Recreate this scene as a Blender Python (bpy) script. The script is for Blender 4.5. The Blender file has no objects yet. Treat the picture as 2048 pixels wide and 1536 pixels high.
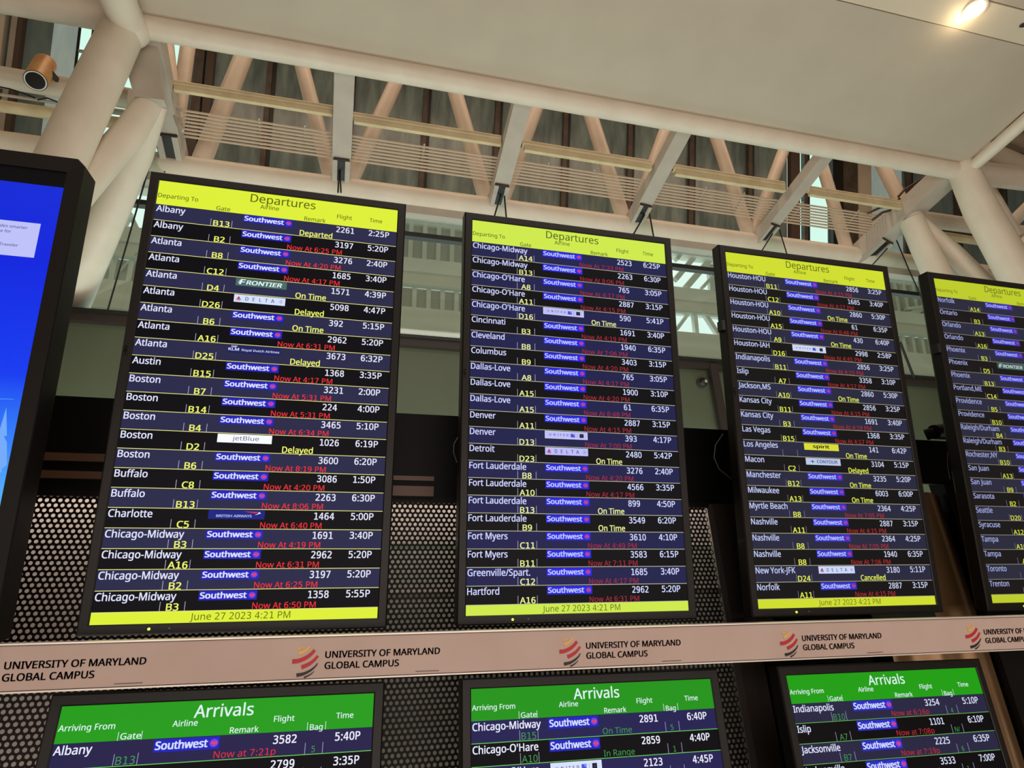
import bpy, math, random
import numpy as np
from mathutils import Matrix, Vector
random.seed(4)
SC = bpy.context.scene
COL = SC.collection

# ------------------------------------------------------------------ camera
F_PX = 1278.3319
CAM = np.array([0.58098907, -1.83843838, 0.16954117])
PITCH, YAW = 0.2574, -0.2505
cr = 0.2574; cy = -0.2505
R = np.array([[0.9688040329797754, 0.2397095750116463, -0.06291315704888865],
              [-0.24782797744911703, 0.9368641391239856, -0.24671213674433098],
              [-0.00019818073101958534, 0.25460735352933045, 0.9670444954877663]])
cam = bpy.data.objects.new('camera', bpy.data.cameras.new('camera'))
COL.objects.link(cam)
right, fwd, up = R[:, 0], R[:, 1], R[:, 2]
cam.matrix_world = Matrix(((right[0], up[0], -fwd[0], CAM[0]), (right[1], up[1], -fwd[1], CAM[1]),
                           (right[2], up[2], -fwd[2], CAM[2]), (0, 0, 0, 1)))
cam.data.sensor_width = 36.0
cam.data.lens = F_PX / 2048 * 36.0
cam.data.clip_start = 0.05
SC.camera = cam

# ------------------------------------------------------------------ world, lights, exposure
SC.view_settings.view_transform = 'Standard'
SC.view_settings.look = 'None'
SC.view_settings.gamma = 1.0
SC.view_settings.exposure = 0.0
SC.view_settings.use_curve_mapping = False
w = bpy.data.worlds.new('sky'); SC.world = w; w.use_nodes = True
bg = w.node_tree.nodes['Background']
bg.inputs[0].default_value = (0.74, 0.90, 0.84, 1)
bg.inputs[1].default_value = 1.25

def area(name, loc, target, sx, sy, watts, col):
    d = bpy.data.lights.new(name, 'AREA'); d.shape = 'RECTANGLE'; d.size = sx; d.size_y = sy
    d.energy = watts; d.color = col
    o = bpy.data.objects.new(name, d); COL.objects.link(o); o.location = loc
    o.rotation_euler = (Vector(target) - Vector(loc)).to_track_quat('-Z', 'Y').to_euler()
    return o
WARM = (1.0, 0.89, 0.82)
area('hall_front_fill', (2.0, -8.0, 0.2), (3.5, 4.5, 6.5), 10, 2.5, 290, WARM)  # unseen area light added behind the viewer as warm front fill
area('floor_bounce_fill', (3.0, -5.5, 6.2), (3.0, -4.0, -1.6), 10, 3.0, 330, WARM)  # unseen area light added overhead for bounce off the floor
area('canopy_fill', (3.0, 2.2, -0.9), (3.2, 2.6, 5.0), 14, 2.2, 175, WARM)  # unseen area light added behind the cabinet to brighten canopy and truss
area('truss_fill', (4.0, 5.3, 8.6), (4.0, 6.4, 5.0), 14, 0.6, 150, (1.0, 0.72, 0.54))  # unseen warm area light added above the truss as fill
area('cool_rim_fill', (3.5, 5.2, 0.1), (3.5, 4.6, 6.0), 14, 1.0, 150, (0.72, 1.0, 0.92))  # unseen cool light added low down, imitating window daylight on the tubes

# ------------------------------------------------------------------ helpers
def lin(c):
    c = c / 255.0
    return c / 12.92 if c <= 0.04045 else ((c + 0.055) / 1.055) ** 2.4
def rgb(r, g, b): return (lin(r), lin(g), lin(b), 1.0)
MATS = {}
def mat(name, col, rough=0.5, metal=0.0, spec=0.5, emit=None, estr=1.0, noise=None, bump=0.0, nscale=40, stretch=None):
    if name in MATS: return MATS[name]
    m = bpy.data.materials.new(name); m.use_nodes = True
    nt = m.node_tree; p = nt.nodes['Principled BSDF']
    p.inputs['Base Color'].default_value = col
    p.inputs['Roughness'].default_value = rough
    p.inputs['Metallic'].default_value = metal
    p.inputs['Specular IOR Level'].default_value = spec
    if emit is not None:
        p.inputs['Emission Color'].default_value = emit
        p.inputs['Emission Strength'].default_value = estr
    if noise is not None or bump:
        tc = nt.nodes.new('ShaderNodeTexCoord'); mp = nt.nodes.new('ShaderNodeMapping')
        nz = nt.nodes.new('ShaderNodeTexNoise'); nz.inputs['Scale'].default_value = nscale
        nz.inputs['Detail'].default_value = 5
        if stretch: mp.inputs['Scale'].default_value = stretch
        nt.links.new(tc.outputs['Object'], mp.inputs[0]); nt.links.new(mp.outputs[0], nz.inputs['Vector'])
        if noise is not None:
            rp = nt.nodes.new('ShaderNodeValToRGB')
            rp.color_ramp.elements[0].position = 0.35; rp.color_ramp.elements[1].position = 0.68
            rp.color_ramp.elements[0].color = noise; rp.color_ramp.elements[1].color = col
            nt.links.new(nz.outputs['Fac'], rp.inputs[0]); nt.links.new(rp.outputs[0], p.inputs['Base Color'])
        if bump:
            b = nt.nodes.new('ShaderNodeBump'); b.inputs['Strength'].default_value = bump
            b.inputs['Distance'].default_value = 0.004
            nt.links.new(nz.outputs['Fac'], b.inputs['Height']); nt.links.new(b.outputs[0], p.inputs['Normal'])
    MATS[name] = m
    return m
def scr(r, g, b, s=1.0):
    """a lit liquid-crystal colour behind slightly glossy glass"""
    k = 'screen_%d_%d_%d_%d' % (r, g, b, int(s * 100))
    return mat(k, (0.001, 0.001, 0.001, 1), rough=0.4, spec=0.07, emit=rgb(r, g, b), estr=s)

class Acc:
    """collects faces of one mesh"""
    def __init__(self): self.v = []; self.f = []; self.mi = []; self.m = []; self.sm = []
    def slot(self, m):
        if m not in self.m: self.m.append(m)
        return self.m.index(m)
    def add(self, vs, fs, m, smooth=False):
        o = len(self.v); s = self.slot(m)
        self.v += [tuple(float(a) for a in q) for q in vs]
        for f in fs: self.f.append(tuple(i + o for i in f)); self.mi.append(s); self.sm.append(smooth)
        return self
    def quad(self, x0, z0, x1, z1, m, y=0.0):
        return self.add([(x0, y, z0), (x1, y, z0), (x1, y, z1), (x0, y, z1)], [(0, 1, 2, 3)], m)
    def poly(self, pts, m, y=0.0):
        return self.add([(p[0], y, p[1]) for p in pts], [tuple(range(len(pts)))], m)
    def box(self, a, b, m):
        x0, y0, z0 = a; x1, y1, z1 = b
        vs = [(x0, y0, z0), (x1, y0, z0), (x1, y1, z0), (x0, y1, z0), (x0, y0, z1), (x1, y0, z1), (x1, y1, z1), (x0, y1, z1)]
        return self.add(vs, [(0, 3, 2, 1), (4, 5, 6, 7), (0, 1, 5, 4), (1, 2, 6, 5), (2, 3, 7, 6), (3, 0, 4, 7)], m)
    def beam(self, p, q, w_, h_, m, upv=(0, 0, 1)):
        p = Vector(p); q = Vector(q); d = (q - p).normalized(); s = d.cross(Vector(upv)).normalized(); u = s.cross(d)
        vs = []
        for c in (p, q):
            for a, b in ((-1, -1), (1, -1), (1, 1), (-1, 1)): vs.append(c + s * a * w_ / 2 + u * b * h_ / 2)
        return self.add(vs, [(0, 3, 2, 1), (4, 5, 6, 7), (0, 1, 5, 4), (1, 2, 6, 5), (2, 3, 7, 6), (3, 0, 4, 7)], m)
    def tube(self, pts, rad, m, n=20, cap=True):
        pts = [Vector(p) for p in pts]
        if not isinstance(rad, (list, tuple)): rad = [rad] * len(pts)
        vs = []; prev = None
        for i, p in enumerate(pts):
            d = (pts[min(i + 1, len(pts) - 1)] - pts[max(i - 1, 0)]).normalized()
            if prev is None:
                s = d.cross(Vector((0, 0, 1)))
                if s.length < 1e-3: s = d.cross(Vector((1, 0, 0)))
            else: s = prev - d * prev.dot(d)
            s.normalize(); prev = s.copy(); u = s.cross(d)
            for k in range(n):
                a = 2 * math.pi * k / n
                vs.append(p + (s * math.cos(a) + u * math.sin(a)) * rad[i])
        fs = []
        for i in range(len(pts) - 1):
            for k in range(n):
                a = i * n + k; b = i * n + (k + 1) % n
                fs.append((a, b, b + n, a + n))
        self.add(vs, fs, m, True)
        if cap:
            L = len(pts) - 1
            self.add(vs[:n], [tuple(range(n))], m); self.add(vs[L * n:], [tuple(range(n))[::-1]], m)
        return self
    def loft(self, loops, m, cap0=True, cap1=True, closed=True):
        n = len(loops[0]); vs = [p for l in loops for p in l]; fs = []
        for i in range(len(loops) - 1):
            for k in range(n if closed else n - 1):
                fs.append((i * n + k, i * n + (k + 1) % n, (i + 1) * n + (k + 1) % n, (i + 1) * n + k))
        if cap0: fs.append(tuple(range(n)))
        if cap1: fs.append(tuple(range((len(loops) - 1) * n, len(loops) * n)))
        return self.add(vs, fs, m)
    def sphere(self, c, r, m, nu=16, nv=10):
        vs = []; fs = []
        for i in range(nv + 1):
            t = math.pi * i / nv
            for k in range(nu):
                a = 2 * math.pi * k / nu
                vs.append((c[0] + r * math.sin(t) * math.cos(a), c[1] + r * math.sin(t) * math.sin(a), c[2] + r * math.cos(t)))
        for i in range(nv):
            for k in range(nu): fs.append((i * nu + k, i * nu + (k + 1) % nu, (i + 1) * nu + (k + 1) % nu, (i + 1) * nu + k))
        return self.add(vs, fs, m, True)
    def text(self, s, x, z, cap, m, wid=None, xs=1.0, al='L', y=0.0, shear=0.0, bold=0.03, vert=False):
        vs, fs, x0, x1, H = glyphs(s, bold)
        k = cap / H
        kx = wid / max(x1 - x0, 1e-6) if wid else k * xs
        W_ = (x1 - x0) * kx
        ox = x if al == 'L' else (x - W_ if al == 'R' else x - W_ / 2)
        if vert: out = [(ox + q[1] * k, y, z - (q[0] - x0) * kx) for q in vs]
        else: out = [(ox + (q[0] - x0) * kx + q[1] * k * shear, y, z + q[1] * k) for q in vs]
        if vert: ox = x
        return self.add(out, fs, m)
    def build(self, name, parent=None, M=None):
        me = bpy.data.meshes.new(name); me.from_pydata(self.v, [], self.f)
        for m in self.m: me.materials.append(m)
        if len(self.m) > 1: me.polygons.foreach_set('material_index', self.mi)
        me.polygons.foreach_set('use_smooth', self.sm)
        me.update()
        o = bpy.data.objects.new(name, me); COL.objects.link(o)
        if parent is not None: o.parent = parent
        if M is not None: o.matrix_world = M
        return o
# letter outlines: character, advance, then closed outlines as x y pairs (capital height = 400)
LETTERS = """' 126|48 255 36 400 90 400 78 255
, 150|23 -72 39 -2 51 65 104 65 108 59 87 -6 59 -72
- 180|22 128 22 172 158 172 158 128
. 150|75 -8 50 1 43 13 40 30 43 48 50 59 75 68 99 59 107 48 110 30 107 13 99 1
/ 208|6 0 155 400 203 400 54 0
0 320|160 -6 101 8 60 49 36 114 27 201 31 261 41 311 58 352 83 382 117 400 160 406 218 393 260 352 285 287 293 201 290 141 280 90 262 49 237 19 203 1|160 36 198 47 224 77 238 128 243 201 238 272 224 323 198 354 160 364 121 354 96 323 81 272 77 201 81 129 96 77 121 47
1 337|72 46 156 46 156 351 66 331 66 380 156 400 210 400 210 46 293 46 293 0 72 0
2 337|100 46 284 46 284 0 41 0 41 46 128 139 180 196 216 249 223 269 226 290 221 320 206 343 183 357 152 362 101 353 44 326 44 381 98 401 151 407 204 399 245 376 272 340 281 294 278 268 269 243 253 216 230 186 187 138
3 337|208 214 243 200 268 177 284 147 289 110 280 61 252 24 208 0 149 -8 93 -3 37 12 37 66 91 45 143 38 183 43 212 58 230 82 235 116 230 147 212 171 184 186 147 192 106 192 106 236 147 236 180 240 205 252 221 272 226 298 221 325 207 345 183 358 151 362 102 356 49 340 49 390 106 403 151 407 204 400 245 378 271 344 280 300 275 270 261 245 239 226
4 337|197 351 71 139 197 139|188 400 251 400 251 139 304 139 304 95 251 95 251 0 197 0 197 95 27 95 27 147
5 337|55 400 258 400 258 354 105 354 105 256 128 262 151 264 207 255 250 228 277 185 286 128 277 72 248 29 203 1 144 -8 86 -3 38 9 38 64 88 44 139 38 178 44 208 61 226 90 232 128 226 166 207 195 177 213 137 219 95 214 55 199
6 337|266 391 266 341 230 356 190 362 145 352 112 323 92 275 85 209 101 233 121 250 146 261 173 264 225 256 263 229 287 186 295 128 287 71 262 28 223 1 170 -8 110 5 68 42 44 107 36 200 45 289 75 354 122 394 188 407 227 403|169 222 138 216 115 197 100 168 95 128 100 89 115 59 138 41 169 35 201 40 223 58 237 88 241 128 237 169 223 199 201 216
7 337|37 400 289 400 289 377 146 0 89 0 229 354 37 354
8 337|165 190 133 185 109 170 94 145 89 113 94 80 109 55 133 40 165 35 197 40 221 55 236 79 241 113 236 145 221 170 197 185|118 212 87 225 64 245 49 272 44 304 53 346 77 379 115 400 165 407 215 400 253 379 278 346 286 304 281 272 266 245 243 225 212 212 248 199 274 177 290 146 295 107 287 59 261 23 219 0 165 -8 111 0 70 23 44 59 35 107 40 146 56 177 82 199|98 298 103 270 115 249 136 237 165 233 194 237 215 249 228 270 232 298 228 327 215 348 194 361 165 365 136 361 115 348 103 327
9 337|160 177 191 184 214 202 229 232 234 271 229 310 214 340 191 359 160 365 128 359 106 341 92 312 87 271 92 230 105 201 128 183|63 8 63 58 99 43 139 38 184 47 217 76 236 124 243 190 228 167 208 149 183 139 155 135 104 144 66 171 42 214 34 272 42 329 67 372 106 398 159 407 219 395 261 357 285 293 293 200 283 111 254 45 206 6 141 -8 102 -4
: 150|75 232 50 241 43 253 40 270 43 288 50 300 75 308 99 300 107 288 110 270 107 253 99 241|75 -8 50 1 43 13 40 30 43 48 50 59 75 68 99 59 107 48 110 30 107 13 99 1
A 358|0 0 156 402 202 402 357 0 305 0 257 124 99 124 51 0|115 169 242 169 197 290 192 306 184 330 178 350 169 316 161 290
B 364|54 0 54 400 169 400 235 394 282 378 311 348 320 301 316 269 301 242 277 223 244 212 244 210 290 195 308 182 322 165 331 142 334 114 325 66 297 30 253 7 195 0|105 230 179 230 222 234 249 246 264 267 268 295 263 324 245 343 215 353 171 357 105 357|105 43 185 43 231 48 259 63 275 87 280 118 275 146 259 168 229 183 182 188 105 188
C 354|218 -6 162 1 116 20 80 50 55 91 39 142 34 201 40 257 56 307 84 348 122 380 169 399 226 406 286 400 337 382 317 339 275 355 226 361 168 351 124 318 97 267 87 200 96 133 122 82 165 50 225 39 275 43 321 54 321 11 275 -2
D 409|54 0 54 400 178 400 234 394 282 378 322 350 351 312 369 263 375 204 361 115 320 51 254 13 166 0|105 43 159 43 230 53 281 83 311 133 322 202 312 272 282 320 234 348 170 357 105 357
E 311|54 0 54 400 278 400 278 356 105 356 105 231 268 231 268 187 105 187 105 44 278 44 278 0
F 291|54 0 54 400 278 400 278 356 105 356 105 214 267 214 267 170 105 170 105 0
G 408|226 -6 168 1 121 19 84 50 56 90 40 141 34 200 40 259 59 309 89 350 130 380 181 399 241 406 305 399 361 382 342 338 294 355 239 361 175 351 127 318 97 267 87 200 91 155 102 116 122 83 151 59 189 43 238 38 282 41 316 48 316 166 228 166 228 211 366 211 366 15 301 -1
H 415|54 0 54 400 105 400 105 231 310 231 310 400 360 400 360 0 310 0 310 187 105 187 105 0
I 190|22 0 22 29 69 40 69 360 22 371 22 400 167 400 167 371 120 360 120 40 167 29 167 0
J 153|-2 -106 -26 -104 -44 -99 -44 -57 -25 -61 -3 -62 23 -57 44 -37 52 2 52 400 102 400 102 6 95 -44 73 -79 40 -100
K 347|54 0 54 400 105 400 105 203 139 241 174 279 282 400 341 400 182 226 347 0 287 0 146 191 105 155 105 0
L 294|54 0 54 400 105 400 105 45 280 45 280 0
M 508|54 0 54 400 129 400 252 72 254 72 380 400 454 400 454 0 404 0 404 246 405 304 408 350 406 350 272 0 231 0 99 351 97 351 100 304 101 243 101 0
N 426|54 0 54 400 113 400 326 69 328 69 327 96 325 135 324 174 324 400 371 400 371 0 313 0 99 332 96 332 99 283 101 224 101 0
O 438|219 -6 162 1 116 20 80 51 54 92 39 143 34 201 39 259 54 309 80 350 116 380 162 400 220 406 275 400 320 381 356 350 382 309 398 259 403 201 398 142 382 92 356 51 320 20 275 1|219 38 278 49 319 82 342 133 350 201 342 268 319 319 278 351 220 362 161 351 120 319 95 268 87 201 95 133 119 82 160 49
P 339|54 0 54 400 160 400 228 392 275 369 301 332 310 282 307 250 296 220 276 194 246 174 204 160 151 156 105 156 105 0|105 199 145 199 195 204 230 217 251 242 258 280 252 314 234 338 202 352 156 357 105 357
Q 438|310 -95 233 -5 225 -6 219 -6 162 1 116 20 80 51 54 92 39 143 34 201 39 259 54 309 80 350 116 380 162 400 220 406 275 400 320 381 356 350 382 309 398 259 403 201 396 133 374 76 337 32 287 4 383 -95|219 38 278 49 319 82 342 133 350 201 342 268 319 319 278 351 220 362 161 351 120 319 95 268 87 201 95 133 119 82 160 49
R 348|54 0 54 400 165 400 229 393 275 372 301 336 310 286 307 257 299 233 285 214 269 199 230 179 340 0 281 0 184 165 105 165 105 0|105 208 165 208 207 213 236 227 253 251 258 284 252 318 235 340 205 352 162 356 105 356
S 308|138 -6 76 -1 29 13 29 62 79 45 141 38 180 42 208 55 225 76 231 103 222 136 194 161 137 185 92 205 60 230 40 262 34 304 38 333 50 358 69 378 95 393 126 403 161 406 222 399 272 383 256 340 211 355 160 361 127 357 104 345 89 327 85 303 93 269 120 245 172 222 232 195 253 178 269 159 278 136 281 107 272 60 243 24 197 2
T 311|131 0 131 356 6 356 6 400 305 400 305 356 181 356 181 0
U 410|203 -6 137 5 89 35 60 82 50 142 50 400 101 400 101 141 107 97 127 65 160 45 206 38 252 45 284 67 303 100 309 141 309 400 359 400 359 141 354 102 342 66 321 37 290 14 251 -1
V 336|143 0 0 400 53 400 143 143 158 97 168 56 178 97 193 145 283 400 336 400 193 0
W 521|113 0 7 400 59 400 122 156 133 106 141 61 149 108 162 159 232 400 285 400 358 157 371 106 380 61 388 106 399 156 461 400 514 400 407 0 356 0 278 262 269 295 262 324 258 341 252 310 239 261 164 0
X 328|2 0 135 208 11 400 67 400 165 243 263 400 317 400 193 210 326 0 269 0 163 174 55 0
Y 317|133 0 133 153 0 400 55 400 159 203 263 400 317 400 184 155 184 0
Z 320|21 0 21 38 232 355 28 355 28 400 293 400 293 362 82 45 299 45 299 0
a 314|120 -6 83 0 53 16 32 44 26 83 35 123 61 153 106 171 170 179 221 181 221 199 217 231 204 251 185 262 159 266 114 259 74 243 59 280 105 298 161 305 209 299 243 281 262 250 269 204 269 0 233 0 224 43 221 43 201 21 180 6 154 -3|132 34 167 39 195 55 214 82 220 120 220 147 176 145 129 139 98 127 82 108 77 83 81 61 92 46 110 37
b 345|190 -6 158 -2 132 7 112 21 97 38 93 38 83 0 48 0 48 426 97 426 97 322 96 287 94 261 97 261 112 278 132 292 158 302 190 305 240 296 280 266 305 218 314 150 305 82 280 34 240 4|183 35 218 43 243 65 258 101 263 151 258 200 242 236 217 257 182 264 141 258 115 237 102 202 97 152 97 150 101 101 115 65 141 43
c 269|168 -6 130 -2 97 11 69 31 48 61 35 100 31 148 35 199 49 239 71 269 99 290 133 302 171 306 216 301 250 290 235 249 204 258 170 263 132 256 104 234 87 199 82 149 87 101 103 66 130 44 168 37 211 42 245 54 245 11 212 -1
d 345|154 -6 104 4 64 33 39 82 31 150 39 217 65 266 104 296 155 306 186 303 211 293 248 262 251 262 249 283 248 306 248 426 297 426 297 0 257 0 250 40 248 40 232 23 212 8 186 -2|162 35 202 42 229 61 243 94 248 140 248 149 244 199 230 235 203 257 161 265 127 257 102 233 87 196 82 148 87 101 102 65 127 43
e 316|175 -6 135 -1 100 12 71 33 49 64 35 102 31 148 35 194 47 232 67 264 94 287 126 301 164 306 200 302 230 289 254 269 273 242 284 209 287 170 287 141 82 141 89 96 108 63 138 43 178 36 228 42 274 57 274 14 229 -1|83 180 236 180 231 214 218 242 196 260 163 266 131 260 107 243 91 216
f 193|61 0 61 262 8 262 8 285 61 302 61 319 68 369 87 403 118 422 159 429 191 425 217 418 204 380 183 385 159 388 138 384 122 372 113 350 110 320 110 300 186 300 186 262 110 262 110 0
g 345|162 -134 102 -130 54 -115 54 -70 104 -88 165 -94 200 -88 226 -71 243 -44 248 -9 248 3 249 22 250 40 248 40 209 6 155 -6 103 5 64 35 39 84 31 150 39 214 64 264 103 295 154 306 182 303 208 295 230 281 248 261 251 261 258 300 297 300 297 -5 289 -61 264 -102 222 -126|162 35 201 41 228 59 244 91 249 138 249 150 243 202 227 238 200 258 161 264 127 257 103 234 87 198 82 149 87 100 102 64 127 42
h 346|48 0 48 426 97 426 97 301 94 259 97 259 115 279 137 294 163 302 191 305 239 299 273 279 294 245 301 196 301 0 252 0 252 192 235 246 185 264 142 257 116 236 102 202 97 155 97 0
i 145|73 350 52 358 46 368 44 382 46 396 52 405 73 413 93 405 99 396 101 382 99 368 93 358|48 0 48 300 97 300 97 0
j 145|73 350 52 358 46 368 44 382 46 396 52 405 73 413 93 405 99 396 101 382 99 368 93 358|12 -134 -12 -132 -31 -128 -31 -88 -13 -92 6 -94 23 -91 36 -84 45 -70 48 -46 48 300 97 300 97 -45 92 -82 77 -111 51 -129
k 299|48 0 48 426 96 426 96 203 96 180 94 155 96 155 106 168 120 185 132 199 228 300 286 300 164 172 294 0 235 0 131 140 96 110 96 0
l 145|48 0 48 426 97 426 97 0
m 524|48 0 48 300 87 300 95 259 97 259 114 280 135 294 160 303 186 306 244 293 278 255 281 255 299 278 322 294 349 303 377 306 422 299 453 280 472 246 478 196 478 0 430 0 430 193 414 247 369 264 331 258 306 239 292 208 287 166 287 0 239 0 239 193 223 247 177 264 139 257 114 236 101 202 97 156 97 0
n 346|48 0 48 300 87 300 95 259 97 259 115 280 138 294 164 303 192 306 239 299 273 280 294 246 301 196 301 0 252 0 252 192 235 246 185 264 143 257 116 236 102 202 97 156 97 0
o 339|169 -6 131 -1 98 13 70 35 49 66 35 105 31 151 40 217 68 266 113 296 170 306 209 301 242 288 270 265 291 235 304 197 309 151 299 85 271 35 226 5|170 35 209 43 236 66 252 103 258 151 252 198 236 234 209 257 169 264 130 257 103 234 87 198 82 151 87 103 103 66 130 43
p 345|48 -134 48 300 88 300 95 259 97 259 112 277 132 292 158 303 190 306 241 296 280 267 305 219 314 151 305 83 280 34 240 4 190 -6 158 -2 132 8 97 38 94 38 96 14 97 -11 97 -134|183 35 208 39 228 50 243 68 254 92 263 151 258 198 243 234 218 257 182 264 142 258 117 239 102 206 97 160 97 151 101 102 115 65 141 43
q 345|248 -134 248 -6 248 17 250 40 247 40 232 23 211 8 186 -2 153 -6 104 4 65 33 39 82 31 150 39 217 65 266 105 296 155 306 187 303 212 292 232 277 248 259 250 259 258 300 297 300 297 -134|162 35 202 42 228 61 243 93 248 139 248 149 243 199 229 236 203 258 161 265 126 257 101 233 87 196 82 148 87 101 102 65 127 43
r 231|48 0 48 300 88 300 94 245 96 245 112 268 133 288 158 301 188 306 206 305 223 303 217 257 201 260 184 261 162 258 141 248 123 233 109 213 100 189 97 160 97 0
s 268|123 -6 69 -1 29 13 29 58 73 42 124 34 157 37 179 46 191 60 196 78 189 99 167 117 122 137 72 159 40 186 31 204 29 226 36 260 60 285 96 301 141 306 192 301 237 286 220 246 180 260 138 266 111 263 92 256 80 244 76 229 83 208 107 191 153 172 202 150 232 123 240 105 243 83 235 45 211 17 173 0
t 202|139 -6 96 3 78 14 64 31 55 55 52 87 52 262 9 262 9 286 52 305 72 369 101 369 101 300 188 300 188 262 101 262 101 89 104 65 114 48 129 38 148 35 171 37 190 41 190 3 168 -3
u 346|154 -6 106 1 72 20 51 54 44 104 44 300 94 300 94 107 111 53 161 35 203 42 230 63 244 97 249 144 249 300 299 300 299 0 258 0 251 40 249 40 231 19 208 5 182 -3
v 285|114 0 0 300 53 300 117 123 126 96 135 67 141 44 143 44 149 67 159 96 168 123 232 300 285 300 170 0
w 440|89 1 6 301 57 301 99 141 110 92 118 51 120 51 126 75 133 104 141 132 194 301 248 301 299 132 311 90 319 52 322 52 329 90 342 141 384 301 434 301 351 1 293 1 241 170 229 215 221 249 218 249 211 215 198 169 145 1
x 296|10 0 119 154 15 300 71 300 148 187 225 300 281 300 177 154 286 0 230 0 148 120 66 0
y 286|47 -134 24 -133 6 -130 6 -91 21 -93 39 -94 62 -90 81 -80 95 -63 106 -41 122 -1 1 300 53 300 118 129 133 87 143 48 146 48 156 84 171 130 232 300 286 300 156 -41 138 -80 116 -109 86 -128
z 263|22 0 22 32 183 262 31 262 31 300 238 300 238 263 78 38 241 38 241 0"""
_L = {}
for ln in LETTERS.split('\n'):
    ch, rest = ln[0], ln[2:]
    bits = rest.split('|')
    _L[ch] = (int(bits[0]) / 400.0, [[int(q) / 400.0 for q in b_.split()] for b_ in bits[1:]])
_G = {}; _S = {}
def glyph(ch, bold):
    key = (ch, bold)
    if key not in _G:
        c = bpy.data.curves.new('t', 'CURVE'); c.dimensions = '2D'; c.fill_mode = 'FRONT'; c.offset = bold; c.resolution_u = 1
        for cs in _L[ch][1]:
            n_ = len(cs) // 2; sp = c.splines.new('POLY'); sp.points.add(n_ - 1); sp.use_cyclic_u = True
            for i in range(n_): sp.points[i].co = (cs[2 * i], cs[2 * i + 1], 0, 1)
        o = bpy.data.objects.new('t', c); COL.objects.link(o)
        me = bpy.data.meshes.new_from_object(o.evaluated_get(bpy.context.evaluated_depsgraph_get()))
        _G[key] = ([(v.co.x, v.co.y) for v in me.vertices], [tuple(p.vertices) for p in me.polygons])
        bpy.data.objects.remove(o); bpy.data.curves.remove(c); bpy.data.meshes.remove(me)
    return _G[key]
def glyphs(s, bold=0.03):
    key = (s, bold)
    if key not in _S:
        vs, fs, x = [], [], 0.0
        for ch in s:
            if ch == ' ': x += .37; continue
            gv, gf = glyph(ch, 0.0)
            b_ = bold * .8
            for dx, dy in (((0, 0),) if bold <= 0 else ((-b_, -b_ * .5), (b_, -b_ * .5), (-b_, b_ * .5), (b_, b_ * .5))):
                o = len(vs); vs += [(v[0] + x + dx, v[1] + dy) for v in gv]; fs += [tuple(i + o for i in f) for f in gf]
            x += _L[ch][0]
        xs = [v[0] for v in vs]
        _S[key] = (vs, fs, min(xs), max(xs))
    g = _S[key]
    return g[0], g[1], g[2], g[3], 1.0
def natural(s, cap, bold=0.03):
    g = glyphs(s, bold); return (g[3] - g[2]) * cap / g[4]

def tag(o, label=None, cat=None, group=None, kind=None):
    if label: o['label'] = label
    if cat: o['category'] = cat
    if group: o['group'] = group
    if kind: o['kind'] = kind
    return o
def empty(name, M=None, loc=None):
    o = bpy.data.objects.new(name, None); COL.objects.link(o); o.empty_display_size = 0.1
    if loc is not None: o.location = loc
    if M is not None: o.matrix_world = M
    return o

# points measured on the photograph, each put at its own distance Y behind the monitor plane
def ray(x, y): return R @ np.array([(x - 1024) / F_PX, 1.0, (768 - y) / F_PX])
def at(x, y, Y):
    d = ray(x, y); return Vector(CAM + d * (Y - CAM[1]) / d[1])
def on_plane(x, y, P, N):
    d = ray(x, y); t = (np.array(P) - CAM).dot(N) / d.dot(N); return Vector(CAM + d * t)
def rad_at(P, px):
    return px * float((np.array(P) - CAM).dot(fwd)) / F_PX

# ------------------------------------------------------------------ materials
white_steel = mat('white_painted_steel', rgb(226, 214, 196), 0.42, spec=0.4, noise=rgb(218, 205, 186), nscale=3)
grey_steel = mat('grey_painted_plate', rgb(188, 178, 164), 0.5, noise=rgb(178, 168, 154), nscale=4)
cream_pipe = mat('cream_painted_pipe', rgb(226, 208, 168), 0.45, noise=rgb(208, 190, 150), nscale=5)
rod_m = mat('rod_paint', rgb(196, 176, 152), 0.45)
canopy_m = mat('canopy_panel', rgb(193, 180, 161), 0.75, noise=rgb(188, 175, 156), nscale=2)
soffit_m = mat('soffit_panel', rgb(222, 208, 184), 0.6, noise=rgb(214, 200, 176), nscale=2)
joint_m = mat('dark_joint', rgb(70, 60, 50), 0.8)
mullion_m = mat('brown_mullion', rgb(104, 92, 82), 0.5, noise=rgb(80, 70, 62), nscale=6)
dark_mullion = mat('black_frame', rgb(26, 24, 22), 0.45)
sill_m = mat('dark_brown_sill', rgb(46, 35, 31), 0.5)
green_wall = mat('grey_green_wall', rgb(88, 95, 74), 0.5, noise=rgb(83, 90, 69), nscale=1.2)
black_cab = mat('black_cabinet', rgb(9, 8, 8), 0.5, spec=0.15)
brown_cab = mat('dark_brown_cabinet', rgb(38, 31, 26), 0.55, spec=0.2)
reflection_conduit_brown = mat('brown_reflection_conduit', rgb(92, 62, 42), 0.45)  # brown of the fascia's reflection bands, also used for conduits
perf_m = mat('black_perforated_steel', rgb(15, 10, 10), 0.5, spec=0.2)
bezel_m = mat('black_bezel', rgb(22, 19, 17), 0.38, spec=0.25)
bezel_dark = mat('black_inner_lip', rgb(12, 11, 10), 0.5)
logo_grey = mat('dim_badge', rgb(92, 90, 86), 0.4)
cable_m = mat('black_cable', rgb(14, 13, 12), 0.5)
cable_grey = mat('grey_cable', rgb(110, 108, 104), 0.4)
bronze_m = mat('bronze_metal', rgb(158, 124, 88), 0.34, metal=0.55, noise=rgb(126, 96, 66), nscale=3, stretch=(1, 1, 0.2))
band_m = mat('sponsor_band_white', rgb(196, 172, 162), 0.6, noise=rgb(190, 165, 155), nscale=6)
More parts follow.
